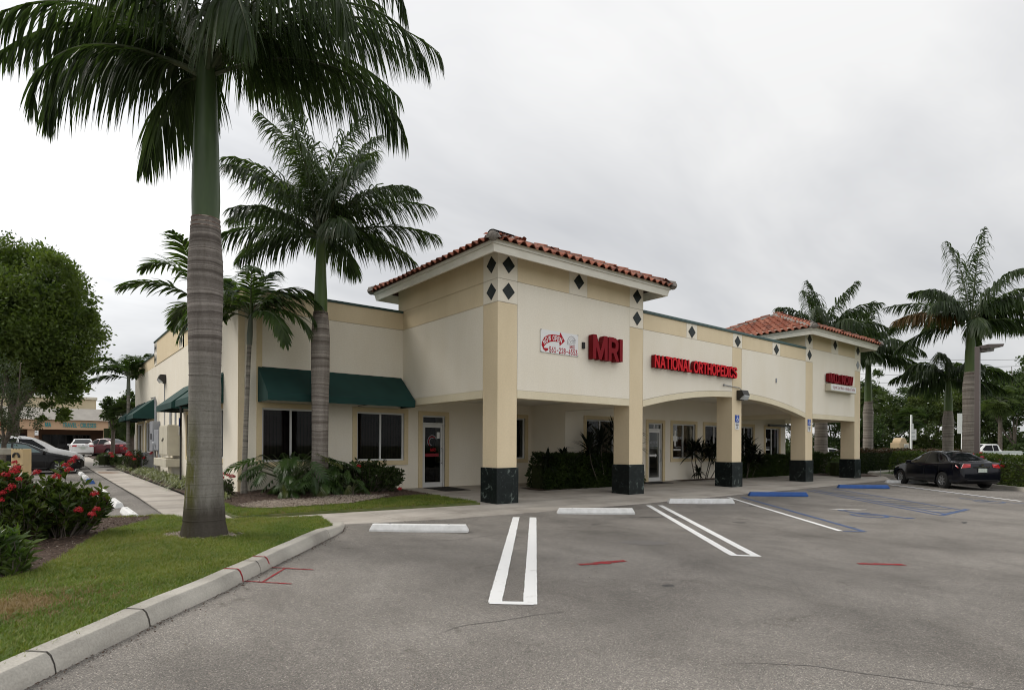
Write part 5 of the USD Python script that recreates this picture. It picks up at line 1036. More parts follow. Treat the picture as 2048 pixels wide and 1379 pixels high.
def frond(L, e0, bend, nl, ll, lw, droop, plum, r, bp=1.6, sweep=50, start=.14, rr=.022, twist=.3, roll=0.0):
    """A pinnate leaf growing along +x from the origin: stalk tube + narrow drooping leaflets. Returns (stalk, leaflets)."""
    ns = 26; s = np.linspace(0, 1, ns); el = e0 - bend * s ** bp
    d = np.stack([np.cos(el), 0 * s, np.sin(el)], 1); P = np.vstack([[0, 0, 0], np.cumsum((d[:-1] + d[1:]) / 2 * L / (ns - 1), 0)])
    side = r.normal(0, .06); P[:, 1] += side * L * s ** 2
    stalk = tube(P, rr * (1 - .85 * s), 5, cap=False)
    t = np.linspace(start, .995, nl); t = np.concatenate([t, t + r.normal(0, .3, nl) * (1 - start) / nl]); sd = np.repeat([1., -1.], nl); t = np.clip(t, start, .998)
    o = np.stack([np.interp(t, s, P[:, k]) for k in range(3)], 1); T = np.stack([np.interp(t, s, d[:, k]) for k in range(3)], 1)
    S = np.array([0, 1.0, 0]) * sd[:, None]; U = np.cross(T, np.array([0, 1.0, 0])); U = -U if U[:, 2].mean() < 0 else U
    ph = r.normal(plum * .15, plum, 2 * nl) + .12
    sw = np.radians(np.clip(sweep * (1 - .45 * t) + r.normal(0, 5, 2 * nl), 8, 80)); sw = np.pi / 2 - sw
    D = np.cos(sw)[:, None] * (np.cos(ph)[:, None] * S + np.sin(ph)[:, None] * U) + np.sin(sw)[:, None] * T
    D /= np.linalg.norm(D, axis=1, keepdims=True)
    prof = np.interp(t, [start, .3, .6, .85, 1], [.62, 1, .95, .62, .33]) * ll * r.uniform(.86, 1.08, 2 * nl)
    k = 5; u = np.linspace(0, 1, k); pts = [o]; dr = droop * r.uniform(.7, 1.3, 2 * nl)
    for i in range(1, k):
        Dd = D + np.array([0, 0, -1.0]) * (dr * u[i] ** 1.1 * 1.6)[:, None]; Dd /= np.linalg.norm(Dd, axis=1, keepdims=True); pts.append(pts[-1] + Dd * (prof / (k - 1))[:, None])
    pts = np.stack(pts, 1); wv = T - (T * D).sum(1, keepdims=True) * D; wv /= np.linalg.norm(wv, axis=1, keepdims=True) + 1e-9
    tw = r.normal(0, twist, 2 * nl); nv = np.cross(D, wv); wv = wv * np.cos(tw)[:, None] + nv * np.sin(tw)[:, None]
    wp = np.array([.45, 1, .9, .6, .06]) * lw / 2
    Lf, Rt = pts - wv[:, None] * wp[None, :, None], pts + wv[:, None] * wp[None, :, None]
    v = np.stack([Lf, Rt], 2).reshape(-1, 3); n = 2 * nl; b = (np.arange(n) * k * 2)[:, None]; i = np.arange(k - 1)[None]
    q = np.stack([b + 2 * i, b + 2 * i + 1, b + 2 * i + 3, b + 2 * i + 2], -1).reshape(-1, 4)
    return stalk, tmesh((v, q))
def orient(m, az, loc):
    m = m.copy(); c, s = math.cos(az), math.sin(az); v = np.array(m.vertices); m.vertices = np.stack([c * v[:, 0] - s * v[:, 1] + loc[0], s * v[:, 0] + c * v[:, 1] + loc[1], v[:, 2] + loc[2]], 1); return m
MSCAR = M('pale_leaf_scar', (.40, .33, .28), (.16, .10, .08), 9, .8, lo=.42, hi=.55)
def palm(name, label, base, prof, shaft, fronds, barkm, shaftm, leafm, seed, lean=(0, 0), group=None, spear=True):
    """prof: (height, radius) of the trunk; shaft: (height, radius) of the crownshaft; fronds: list of dicts"""
    r = np.random.default_rng(seed); t = thing(name, label, 'palm tree', group, base)
    prof = np.array(prof, float); zz = np.linspace(prof[0, 0], prof[-1, 0], 48); rr = np.interp(zz, prof[:, 0], prof[:, 1]); zt = shaft[-1][0]
    ln = lambda z: np.array([lean[0] * (max(z, 0) / zt) ** 1.4, lean[1] * (max(z, 0) / zt) ** 1.4, z])
    rr = rr * (1 + r.normal(0, .006, len(zz)))
    part('trunk', tube([ln(z) for z in zz], rr, 26), barkm, t, smooth=50)
    # leaf scars: thin raised rings
    rings = []
    z = prof[0, 0] + .35
    while z < prof[-1, 0] - .03:
        rad = np.interp(z, prof[:, 0], prof[:, 1]); rings.append(tube([ln(z - .008), ln(z - .003), ln(z + .003), ln(z + .008)], np.array([1.0, 1.012, 1.012, 1.0]) * rad * 1.004, 26, cap=False)); z += r.uniform(.09, .2)
    part('leaf_scars', tmesh(rings), barkm, t, smooth=50, kind='stuff')
    sh = np.array(shaft, float); zz = np.linspace(sh[0, 0], sh[-1, 0], 16); part('crownshaft', tube([ln(z) for z in zz], np.interp(zz, sh[:, 0], sh[:, 1]), 22), shaftm, t, smooth=50)
    for f in fronds:
        f = dict(f); az = f.pop('az'); h = f.pop('h', zt); lm = f.pop('m', leafm); off = f.pop('off', sh[-1, 1] * .6)
        st, lv = frond(r=r, **f); loc = ln(h) + np.array([math.cos(az) * off, math.sin(az) * off, 0])
        fr = part('frond', orient(lv, az, loc), lm, t); part('stalk', orient(st, az, loc), MRACH, fr, smooth=60)
    for q_ in ((.0, .07, .13) if name == 'royal_palm' else ()):
        z_ = prof[-1, 0] - q_; rad = np.interp(z_, prof[:, 0], prof[:, 1]); part('scar_ring', tube([ln(z_ - .008), ln(z_ - .006), ln(z_ + .006), ln(z_ + .008)], np.array([1.0, 1.03, 1.03, 1.0]) * rad, 26, cap=False), MSCAR, t, smooth=50)
    if spear: part('spear_leaf', tube([ln(zt - .1), ln(zt + .5), ln(zt + 1.0) + [.05, .02, 0]], [.05, .035, .006], 6), leafm, t)
    return t
AZR = math.atan2(RGT[1], RGT[0])     # azimuth of "to the right in the picture"
def ring_of(n, r, e0s, az0=0.0, **kw):
    out = []
    for i in range(n):
        out.append(dict(kw, az=az0 + i * 2 * math.pi / n + r.normal(0, .18), e0=e0s[i % len(e0s)] + r.normal(0, .08)))
    return out
rp_ = np.random.default_rng(11)
kw1 = dict(L=3.65, nl=84, ll=1.15, lw=.036, droop=2.5, plum=.42, bp=1.5, sweep=46, rr=.036)
fr1 = ring_of(6, rp_, [.72], .2, bend=1.35, h=6.85, **kw1) + ring_of(6, rp_, [1.0], .75, bend=1.5, h=6.9, **kw1) + ring_of(4, rp_, [1.3], .45, bend=1.5, h=6.95, **kw1)
fr1 += [dict(kw1, az=AZR + .05, e0=.85, bend=2.15, h=6.85, L=3.9), dict(kw1, az=AZR + .6, e0=.75, bend=2.1, h=6.85), dict(kw1, az=AZR - .5, e0=.7, bend=2.2, h=6.8, L=3.6), dict(kw1, az=AZR + .25, e0=.5, bend=1.9, h=6.75, L=3.2), dict(kw1, az=AZR - 1.0, e0=.45, bend=1.9, h=6.75, L=2.8), dict(kw1, az=AZR - .2, e0=.95, bend=2.3, h=6.9, L=4.0), dict(kw1, az=AZR + math.pi, e0=.72, bend=1.15, h=6.8), dict(kw1, az=AZR + math.pi + .5, e0=.3, bend=1.9, h=6.7, L=2.5), dict(kw1, az=AZR + math.pi + .1, e0=.45, bend=2.1, h=6.75, L=2.7), dict(kw1, az=AZR + math.pi - .7, e0=.35, bend=1.8, h=6.75, L=2.4), dict(kw1, az=AZR + math.pi - .35, e0=.9, bend=1.3, h=6.85)]
palm('royal_palm', 'large royal palm on the lawn with mossy ringed trunk and green crownshaft', (-6.67, -1.72, .06), [(-.1, .325), (.05, .315), (.2, .285), (.6, .256), (1.1, .230), (1.7, .214), (2.4, .212), (3.0, .224), (3.6, .238), (4.0, .232), (4.4, .205), (4.62, .19)],
     [(4.6, .182), (4.9, .19), (5.3, .182), (5.9, .165), (6.5, .14), (7.0, .12)], fr1, MTR1, MCSD, LF_ROYAL, 1)
kw2 = dict(L=3.0, nl=95, ll=.95, lw=.038, droop=1.35, plum=.6, bp=1.5, sweep=48, rr=.03)
fr2 = ring_of(5, rp_, [.22], .9, bend=.85, h=6.6, **dict(kw2, L=2.5)) + ring_of(6, rp_, [.62], .3, bend=1.0, h=6.75, **kw2) + ring_of(6, rp_, [1.02], .8, bend=1.05, h=6.85, **kw2) + ring_of(5, rp_, [1.38], .1, bend=.9, h=6.9, **kw2)
fr2 += [dict(kw2, az=AZR + .1, e0=.35, bend=.7, h=6.6), dict(kw2, az=AZR + math.pi + .1, e0=.3, bend=.9, h=6.6, L=2.7), dict(kw2, az=AZR - .3, e0=.8, bend=1.3, h=6.7)]
palm('royal_palm', 'royal palm with bright green crownshaft before the long awning', (-2.95, 3.6, .08), [(-.1, .28), (.1, .27), (.5, .215), (1.2, .20), (2.2, .205), (3.2, .225), (4.1, .23), (4.5, .20), (4.7, .175)],
     [(4.68, .165), (5.0, .165), (5.6, .14), (6.3, .11), (6.75, .095)], fr2, MTR2, MCS, LF_ROYAL, 2)
kwa = dict(L=1.9, nl=40, ll=.66, lw=.062, droop=.7, plum=.12, bp=1.4, sweep=50, rr=.02, twist=.2)
fa = ring_of(9, rp_, [1.0, .45, .75], .2, bend=1.6, h=4.5, **kwa) + [dict(kwa, az=AZR, e0=.75, bend=2.1, h=4.45), dict(kwa, az=AZR - .7, e0=.3, bend=1.9, h=4.4), dict(kwa, az=AZR + math.pi, e0=.9, bend=2.2, h=4.45), dict(kwa, az=AZR + math.pi + .5, e0=.3, bend=1.7, h=4.4), dict(kwa, az=AZR + 1.4, e0=1.25, bend=.9, h=4.5)]
palm('christmas_palm', 'slim leaning palm at the corner of the wing with grey crownshaft', (-4.62, 4.2, .12), [(-.1, .10), (.1, .085), (.5, .068), (1.5, .06), (3.0, .052), (3.75, .05)], [(3.74, .062), (4.0, .07), (4.4, .05), (4.55, .04)], fa, MTR3, MCSG, LF_ADON, 3, lean=(.14, -.02))
kwb = dict(L=2.0, nl=40, ll=.70, lw=.072, droop=.5, plum=.25, bp=1.7, sweep=52, rr=.022, twist=.25)
fb = [dict(kwb, az=AZR + math.pi + .0, e0=1.05, bend=1.75, h=5.4), dict(kwb, az=AZR + math.pi + .35, e0=.55, bend=1.25, h=5.2), dict(kwb, az=AZR + math.pi - .6, e0=.25, bend=1.6, h=5.1, L=1.6), dict(kwb, az=AZR + .1, e0=.5, bend=1.7, h=5.1), dict(kwb, az=AZR - .8, e0=.2, bend=1.5, h=5.1), dict(kwb, az=AZR + 1.5, e0=.9, bend=1.4, h=5.3), dict(kwb, az=AZR - 1.6, e0=1.2, bend=1.2, h=5.35)]
palm('christmas_palm', 'palm hidden behind the large trunk with fronds over the raised parapet', (-5.10, 6.9, .15), [(-.1, .12), (.2, .09), (2, .07), (4.3, .06)], [(4.28, .07), (4.7, .075), (5.4, .05)], fb, MTR3, MCSG, LF_ADON, 4)
fc = ring_of(6, rp_, [1.1, .6], .4, bend=1.5, h=4.55, **dict(kwb, L=1.7)) + [dict(kwb, L=1.8, az=AZR + 2.6, e0=.8, bend=1.2, h=4.5), dict(kwb, L=1.9, az=AZR + math.pi, e0=.6, bend=1.3, h=4.5), dict(kwb, L=1.8, az=AZR + math.pi + .3, e0=.15, bend=.9, h=4.45), dict(kwb, L=1.7, az=AZR, e0=.6, bend=1.4, h=4.5), dict(kwb, L=1.5, az=AZR + .2, e0=1.2, bend=.8, h=4.5)]
palm('christmas_palm', 'thin grey palm at the far end of the side wall', (-5.12, 23.3, .2), [(-.1, .13), (.2, .10), (2, .075), (3.6, .07)], [(3.58, .08), (4.0, .085), (4.6, .06)], fc, MTR3, MCSG, LF_ADON, 5)
# palms beyond the right tower
def royal_far(label, base, zt0, zt1, rtr, seed, L=3.4, extra=(), n=(5, 6, 5, 3)):
    r = np.random.default_rng(seed); kw = dict(L=L, nl=80, ll=1.05, lw=.065, droop=1.6, plum=.6, bp=1.5, sweep=48, rr=.035)
    f = ring_of(n[0], r, [.05], r.uniform(0, 6), bend=.85, h=zt1 - .1, **dict(kw, L=L * .9)) + ring_of(n[1], r, [.5], r.uniform(0, 6), bend=1.2, h=zt1, **kw) + ring_of(n[2], r, [.95], r.uniform(0, 6), bend=1.25, h=zt1, **kw) + ring_of(n[3], r, [1.35], r.uniform(0, 6), bend=.7, h=zt1, **kw)
    f += [dict(kw, **e) for e in extra]
    return palm('royal_palm', label, base, [(-.2, rtr * 1.35), (.1, rtr * 1.3), (.8, rtr * 1.05), (zt0 * .6, rtr), (zt0 * .85, rtr * 1.06), (zt0, rtr * .78)], [(zt0 - .02, rtr * .78), (zt0 + (zt1 - zt0) * .3, rtr * .74), (zt1, rtr * .42)], f, MTR2, MCS, LF_ROYAL, seed)
p = at(1642, 900, 31); royal_far('royal palm with a thick trunk seen between the two far pillars', (p[0], p[1], 0), 4.4, 7.1, .30, 21, 3.2, n=(6, 7, 6, 3))
p = at(1736, 900, 35); royal_far('royal palm beside the far tower with a slim dark crownshaft', (p[0], p[1], 0), 4.1, 6.9, .26, 22, 3.2, n=(7, 6, 4, 2))
p = at(1896, 900, 30); royal_far('short royal palm with a curled crown left of the lamp post', (p[0], p[1], 0), 3.25, 4.9, .235, 23, 2.7, [dict(az=AZR + math.pi, e0=.9, bend=2.3, L=2.9), dict(az=AZR, e0=.6, bend=1.5, L=3.4)], n=(4, 5, 2, 0))
p = at(1940, 900, 27); royal_far('tall royal palm with a spreading crown behind the lamp post', (p[0], p[1], 0), 4.85, 7.2, .285, 24, 3.5, [dict(az=AZR + math.pi + .15, e0=.25, bend=.75, L=3.9, m=LF_DRY), dict(az=AZR + math.pi - .2, e0=.6, bend=.9), dict(az=AZR, e0=.55, bend=.8), dict(az=AZR + .3, e0=.15, bend=.5), dict(az=AZR + 1.5, e0=1.45, bend=.4, L=4.2), dict(az=AZR - 1.5, e0=1.5, bend=.3, L=4.0)], n=(4, 5, 5, 0))

# broadleaf trees, shrubs, hedges
def leaves_at(P, Nrm, size, r, asp=.5, fold=.25):
    """many leaf blades (four triangles each) at points P pointing along Nrm"""
    n = len(P); D = Nrm / (np.linalg.norm(Nrm, axis=1, keepdims=True) + 1e-9)
    A = r.normal(size=(n, 3)); W = np.cross(D, A); W /= np.linalg.norm(W, axis=1, keepdims=True) + 1e-9; U = np.cross(W, D); sz = (size * r.uniform(.65, 1.2, n))[:, None]
    tip = P + D * sz - U * sz * .12; midp = P + D * sz * .5; a = midp + W * sz * asp / 2 + U * sz * fold * .3; b = midp - W * sz * asp / 2 + U * sz * fold * .3
    v = np.stack([P, a, tip, b], 1).reshape(-1, 3); k = np.arange(n)[:, None] * 4
    f = np.concatenate([k + [0, 1, 2], k + [0, 2, 3]]); return trimesh.Trimesh(v, f, process=False)
def blob_points(n, c, rad, r, shell=.55):
    d = r.normal(size=(n, 3)); d /= np.linalg.norm(d, axis=1, keepdims=True); q = (r.uniform(0, 1, n) ** (1 / 3) * (1 - shell) + shell * r.uniform(.75, 1.05, n)); return c + d * rad * q[:, None], d
def crown(blobs, n, size, r, asp=.5, up=.5):
    w = np.array([np.prod(b[1]) ** (2 / 3) for b in blobs]); cnt = (w / w.sum() * n).astype(int); Ps, Ds = [], []
    for (c, rad), k in zip(blobs, cnt):
        # each lobe is itself made of clumps, so that gaps and light and dark tufts appear
        m = max(6, k // 75); cp, cd = blob_points(m, np.array(c), np.array(rad), r, .7); ci = r.integers(0, m, k)
        P = cp[ci] + r.normal(size=(k, 3)) * np.array(rad) * .17; D = cd[ci] + r.normal(0, .8, (k, 3)) + [0, 0, up * .3]; Ps.append(P); Ds.append(D)
    return leaves_at(np.vstack(Ps), np.vstack(Ds), size, r, asp)
LF_TREE = leafM('mahogany_leaf', (.095, .160, .028), (.20, .275, .05), .8, .45, .35, .4, .5)
LF_TREE2 = leafM('grey_green_leaf', (.05, .075, .035), (.085, .11, .05), .8, .5, .3, .35, .4)
LF_BG = [leafM('background_leaf_a', (.085, .130, .036), (.145, .200, .060), .35, .5, .3, .35, .45), leafM('background_leaf_b', (.060, .105, .032), (.115, .170, .050), .35, .5, .3, .35, .45), leafM('background_leaf_c', (.095, .135, .03), (.15, .195, .05), .35, .5, .3, .35, .4)]
LF_HEDGE = leafM('hedge_leaf', (.022, .042, .012), (.050, .075, .020), 1.5, .5, .2, .25, .5)
LF_HRED = leafM('hedge_red_tip', (.06, .035, .014), (.10, .045, .02), 1.5, .35, .2, .5, .4)
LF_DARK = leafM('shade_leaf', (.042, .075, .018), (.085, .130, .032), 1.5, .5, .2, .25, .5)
LF_IXO = leafM('ixora_leaf', (.055, .105, .020), (.170, .225, .040), 3.5, .35, .28, .4, .5)
LF_IXOD = leafM('ixora_old_leaf', (.045, .03, .014), (.07, .05, .02), 3.5, .4, .2, .4, .4)
LF_LONG = leafM('narrow_leaf', (.075, .135, .03), (.16, .225, .055), 3.5, .35, .3, .5, .35)
LF_PHIL = leafM('philodendron_leaf', (.038, .088, .018), (.090, .160, .036), 2.0, .4, .25, .4, .4)
LF_STRAP = leafM('cordyline_leaf', (.010, .017, .009), (.020, .030, .014), 2.0, .5, .15, .25, .4)
LF_VAR = leafM('striped_grass', (.20, .235, .11), (.48, .50, .32), 9.0, .4, .3, .3, .4)
MFLOW = M('ixora_flower', (.52, .022, .03), (.36, .010, .018), 16, .55); MFLOWP = M('pink_flower', (.55, .05, .10), (.42, .03, .06), 12, .5)
def tree(name, label, base, trunk_h, trunk_r, blobs, n, size, leafm, seed, limbs=5, group=None, asp=.5):
    r = np.random.default_rng(seed); t = thing(name, label, 'tree', group, base)
    ms = [tube([(0, 0, -.3), (.02, 0, trunk_h * .5), (.05, .03, trunk_h)], [trunk_r * 1.2, trunk_r, trunk_r * .85], 10)]
    for k in range(limbs):
        c, rad = blobs[k % len(blobs)]; e = np.array(c, float) + r.normal(0, .3, 3); s = np.array([.05, .03, trunk_h * r.uniform(.75, 1.0)]); m_ = (s + e) / 2 + [0, 0, -.15] + r.normal(0, .15, 3)
        ms.append(tube([s, m_, e], [trunk_r * .6, trunk_r * .4, trunk_r * .15], 7))
    part('trunk', tmesh(ms), MBARK, t, smooth=60); part('crown', crown(blobs, n, size, r, asp), leafm, t); return t
# the big tree over the side lot
tb = at(25, 900, 33)
def dpx(px, py, D, b): return at(px, py, D) - np.array(b)
bl = []
for px, py, rad in ((60, 580, 1.8), (115, 600, 1.45), (140, 665, 1.25), (10, 640, 2.2), (90, 680, 1.9), (130, 740, .95), (-60, 600, 2.2), (60, 535, 1.2), (120, 775, .8), (20, 730, 1.4), (108, 825, .5), (110, 555, .9), (158, 620, .6), (-20, 530, 1.4), (75, 745, 1.1), (40, 700, 1.5)):
    c = dpx(px, py, 33 + rng.normal(0, .9), (tb[0], tb[1], .2)); rad *= 1.27; bl.append((c, (rad, rad, rad * .85)))
tree('shade_tree', 'large round leafy tree over the side lot at the left', (tb[0], tb[1], .2), 3.4, .30, bl, 88000, .22, LF_TREE, 31, 6)
tb = at(5, 900, 22); bl = [(dpx(px, py, 22, (tb[0], tb[1], .1)), (rad,) * 3) for px, py, rad in ((-10, 760, .9), (20, 810, .75), (45, 840, .5), (0, 850, .6), (30, 770, .5))]
tree('small_tree', 'grey green small tree at the left edge under the large tree', (tb[0], tb[1], .1), 1.5, .09, bl, 5200, .085, LF_TREE2, 32, 6)
# growth behind the far end of the building
tb = at(225, 880, 40); bl = [(dpx(px, py, 40, (tb[0], tb[1], .4)), (rad,) * 3) for px, py, rad in ((225, 812, .6), (240, 800, .75), (222, 825, .5), (255, 815, .8), (240, 830, .7))]
tree('background_tree', 'dark glossy tree behind the thin palm at the wall end', (tb[0], tb[1], .4), 2.0, .12, bl, 2600, .26, LF_BG[1], 33, 4)
def fan_palm(label, base, h, Rf, seed, n=26, leafm=None):
    r = np.random.default_rng(seed); t = thing('fan_palm', label, 'palm tree', None, base)
    part('trunk', tube([(0, 0, -.3), (0, 0, h)], [.17, .14], 10), MBARK, t, smooth=60)
    for k in range(n):
        az, el = r.uniform(0, 2 * np.pi), r.uniform(-1.2, 1.1); d = np.array([math.cos(az) * math.cos(el), math.sin(az) * math.cos(el), math.sin(el)]); s = np.array([0, 0, h]); e = s + d * Rf * .55
        sd_ = np.cross(d, [0, 0, 1.0]); sd_ /= np.linalg.norm(sd_); up_ = np.cross(sd_, d); vs, fs = [], []
        for j, a in enumerate(np.linspace(-1.5, 1.5, 17)):
            b = d * math.cos(a) + sd_ * math.sin(a); tip = e + b * Rf * .6 + np.array([0, 0, -.12 * Rf * (1 + r.uniform(0, 1))]); m_ = e + b * Rf * .3; w = np.cross(b, up_) * .035 * Rf; o_ = len(vs); vs += [e, m_ + w, tip, m_ - w]; fs.append((o_, o_ + 1, o_ + 2, o_ + 3))
        f = part('fan_leaf', (np.array(vs), np.array(fs)), leafm or LF_BG[1], t); part('stalk', tube([s, e], .018, 4, cap=False), MRACH, f)
    return t
p = at(262, 870, 33); fan_palm('shaggy fan palm behind the thin palm at the wall end', (p[0], p[1], .3), 2.7, 1.1, 41, 40)
# row of trees across the road at the right
brow = [(1600, 800, 58, 2.9, 1, 'dark tree seen through the arcade left of the thick palm trunk'), (1665, 815, 60, 2.6, 0, 'mid green tree seen between the two far pillars'), (1712, 840, 56, 2.2, 1, 'dark low tree beside the last pillar'), (1772, 835, 58, 2.6, 0, 'broad green tree left of the monument sign'), (1820, 812, 62, 2.7, 1, 'dark tree rising behind the monument sign'),
        (1860, 835, 56, 2.0, 2, 'pale yellow green tree right of the white road sign'), (1905, 800, 60, 2.6, 1, 'dark tree behind the short palm'), (1950, 830, 56, 2.3, 0, 'green tree behind the tall palm trunk'), (1985, 820, 60, 2.7, 2, 'lighter green tree over the white pickup cab'), (2030, 815, 50, 2.3, 1, 'dark green tree at the right edge over the pickup bed'), (2095, 800, 55, 3.0, 0, 'green tree just beyond the right edge'), (1560, 815, 60, 2.6, 0, 'green tree seen through the arcade end'), (2165, 795, 60, 3.4, 1, 'large dark tree beyond the right edge')]
for k, (px, py, D, rad, m_, lab) in enumerate(brow):
    D, rad = D + 9, rad * 1.16
    r = np.random.default_rng(60 + k); b0 = at(px, 900, D); b0[2] = -.1; bl = []
    for j in range(9):
        o = r.normal(0, 1, 3) * [rad * .62, rad * .62, rad * .55]; c = at(px, py, D) - b0 + o; c[2] = max(c[2], .6); q = rad * r.uniform(.42, .68); bl.append((c, (q, q, q * .9)))
    bl += [((RGT[0] * q_, RGT[1] * q_, 1.3), (rad * .62, rad * .62, 1.4)) for q_ in (-rad * .8, 0, rad * .8)]
    tree('background_tree', lab, tuple(b0), 1.8, .18, bl, 9500, .34, LF_BG[m_], 80 + k, 4)
for k, (px, py, D, lab) in enumerate(((1742, 795, 55, 'cabbage palm tuft behind the slim dark palm'), (1822, 835, 54, 'dark cabbage palm over the monument sign'), (2000, 800, 52, 'cabbage palm tuft right of the tall palm trunk'))):
    p = at(px, 900, D); q = at(px, py, D); fan_palm(lab, (p[0], p[1], -.1), q[2], 1.35, 120 + k, 30, LF_BG[k % 2])

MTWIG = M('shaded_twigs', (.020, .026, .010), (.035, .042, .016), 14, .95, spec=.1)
def hedge(name, label, line, width, h, n, size, leafm, seed, z0=0.0, top_m=None, cat='hedge', asp=.5, round_=.0, stems=True):
    r = np.random.default_rng(seed); t = thing(name, label, cat); ln = LineString(line); L = ln.length
    s = r.uniform(0, L, n); P = np.array([ln.interpolate(x).coords[0] for x in s]); T = np.array([ln.interpolate(min(x + .05, L)).coords[0] for x in s]) - np.array([ln.interpolate(max(x - .05, 0)).coords[0] for x in s]); T /= np.linalg.norm(T, axis=1, keepdims=True) + 1e-9; N = np.stack([-T[:, 1], T[:, 0]], 1)
    face = r.integers(0, 5, n); a = r.uniform(-1, 1, n); b = r.uniform(0, 1, n)
    off = np.where(face < 2, -1 + r.exponential(.1, n), np.where(face < 4, a, 1 - r.exponential(.1, n))); hh = np.where((face == 2) | (face == 3), 1 - r.exponential(.06, n), b)
    wob = meshkit.noise(np.stack([s * .9, off * 1.3, hh * 2], 1), seed) - .5; wob2 = meshkit.noise(np.stack([s * 3.1, off * 2, hh * 4], 1), seed + 5) - .5
    endt = np.minimum(1, np.minimum(s, L - s) / .35 + .35)
    x = P + N * (off * width / 2 * (1 + wob * .35))[:, None]; z = np.clip(hh, .02, 1.1) * h * endt * (1 + wob * .12 + wob2 * .10) * (1 - round_ * off ** 2 * .45)
    g = gz(x[:, 0], x[:, 1]); pos = np.column_stack([x, g + z0 + z]); D = np.column_stack([N * off[:, None], (hh - .3)]) + r.normal(0, .55, (n, 3))
    topq = (hh > .88) & (r.uniform(0, 1, n) < .75) if top_m is not None else np.zeros(n, bool)
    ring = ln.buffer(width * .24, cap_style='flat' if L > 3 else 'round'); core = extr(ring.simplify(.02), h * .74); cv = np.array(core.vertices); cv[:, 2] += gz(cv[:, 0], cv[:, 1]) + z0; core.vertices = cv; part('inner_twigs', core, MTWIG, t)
    part('foliage', leaves_at(pos[~topq], D[~topq], size, r, asp), leafm, t)
    if topq.any(): part('tip_foliage', leaves_at(pos[topq], D[topq], size, r, asp), top_m, t)
    if stems:
        ms = []
        for x in np.arange(.15, L, .35):
            q = ln.interpolate(x).coords[0]; g = float(gz(*q)) + z0
            for _ in range(2): e = r.normal(0, .12, 2); ms.append(tube([(q[0], q[1], g - .05), (q[0] + e[0], q[1] + e[1], g + h * .75)], [.014, .006], 4))
        part('stems', tmesh(ms), MBARK, t)
    return t
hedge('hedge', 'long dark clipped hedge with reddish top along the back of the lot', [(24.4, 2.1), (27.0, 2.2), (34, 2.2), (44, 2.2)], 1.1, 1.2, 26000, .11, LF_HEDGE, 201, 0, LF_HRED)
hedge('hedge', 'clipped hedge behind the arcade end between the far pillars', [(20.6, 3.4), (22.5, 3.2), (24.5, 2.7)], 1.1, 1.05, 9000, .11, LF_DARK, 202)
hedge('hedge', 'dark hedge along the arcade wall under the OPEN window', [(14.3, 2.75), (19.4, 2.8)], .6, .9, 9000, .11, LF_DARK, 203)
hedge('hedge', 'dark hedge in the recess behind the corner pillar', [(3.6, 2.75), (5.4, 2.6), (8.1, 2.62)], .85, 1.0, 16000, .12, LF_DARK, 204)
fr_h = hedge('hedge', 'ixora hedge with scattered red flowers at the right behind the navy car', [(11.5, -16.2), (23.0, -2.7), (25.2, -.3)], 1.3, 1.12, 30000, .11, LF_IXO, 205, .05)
hedge('shrub', 'pale feathery shrub beside the last pillar', [(21.3, 1.3), (22.2, 1.1)], .8, .85, 1500, .13, LF_LONG, 206, 0, cat='shrub', round_=.8, asp=.2)
hedge('shrub', 'small clipped round shrub at the end of the striped grass', [(-6.05, 24.5), (-5.6, 25.4)], .8, .6, 1500, .07, LF_LONG, 207, .1, cat='shrub', round_=.8)
hedge('shrub', 'dark shrub before the side windows behind the far red flowers', [(-5.2, 21.5), (-5.0, 24.5)], .8, .5, 2000, .09, LF_DARK, 208, .1, cat='shrub', round_=.6)
p = at(228, 865, 51); hedge('shrub', 'tall clipped square shrub before the shop row', [(p[0] - .4, p[1]), (p[0] + .7, p[1])], 1.4, 2.9, 5200, .16, LF_BG[0], 209, .1, cat='shrub')
def flower_head(c, rad, r, n=64):
    d = r.normal(size=(n, 3)); d[:, 2] = np.abs(d[:, 2]) * 1.1 - .35; d /= np.linalg.norm(d, axis=1, keepdims=True); P = c + d * rad * r.uniform(.6, 1.12, n)[:, None] * [1, 1, .9]
    A = np.cross(d, r.normal(size=(n, 3))); A /= np.linalg.norm(A, axis=1, keepdims=True); Bv = np.cross(d, A); s = rad * .30; w = s * .40
    v, f = [], []
    for ax1, ax2 in ((A, Bv), (Bv, -A)):
        o = len(np.vstack(v)) if v else 0
        v.append(np.stack([P - ax1 * s, P + ax2 * w + d * .002, P + ax1 * s, P - ax2 * w + d * .002], 1).reshape(-1, 3)); f.append(o + np.arange(n)[:, None] * 4 + [0, 1, 2, 3])
    return tmesh((np.vstack(v), np.vstack(f)))
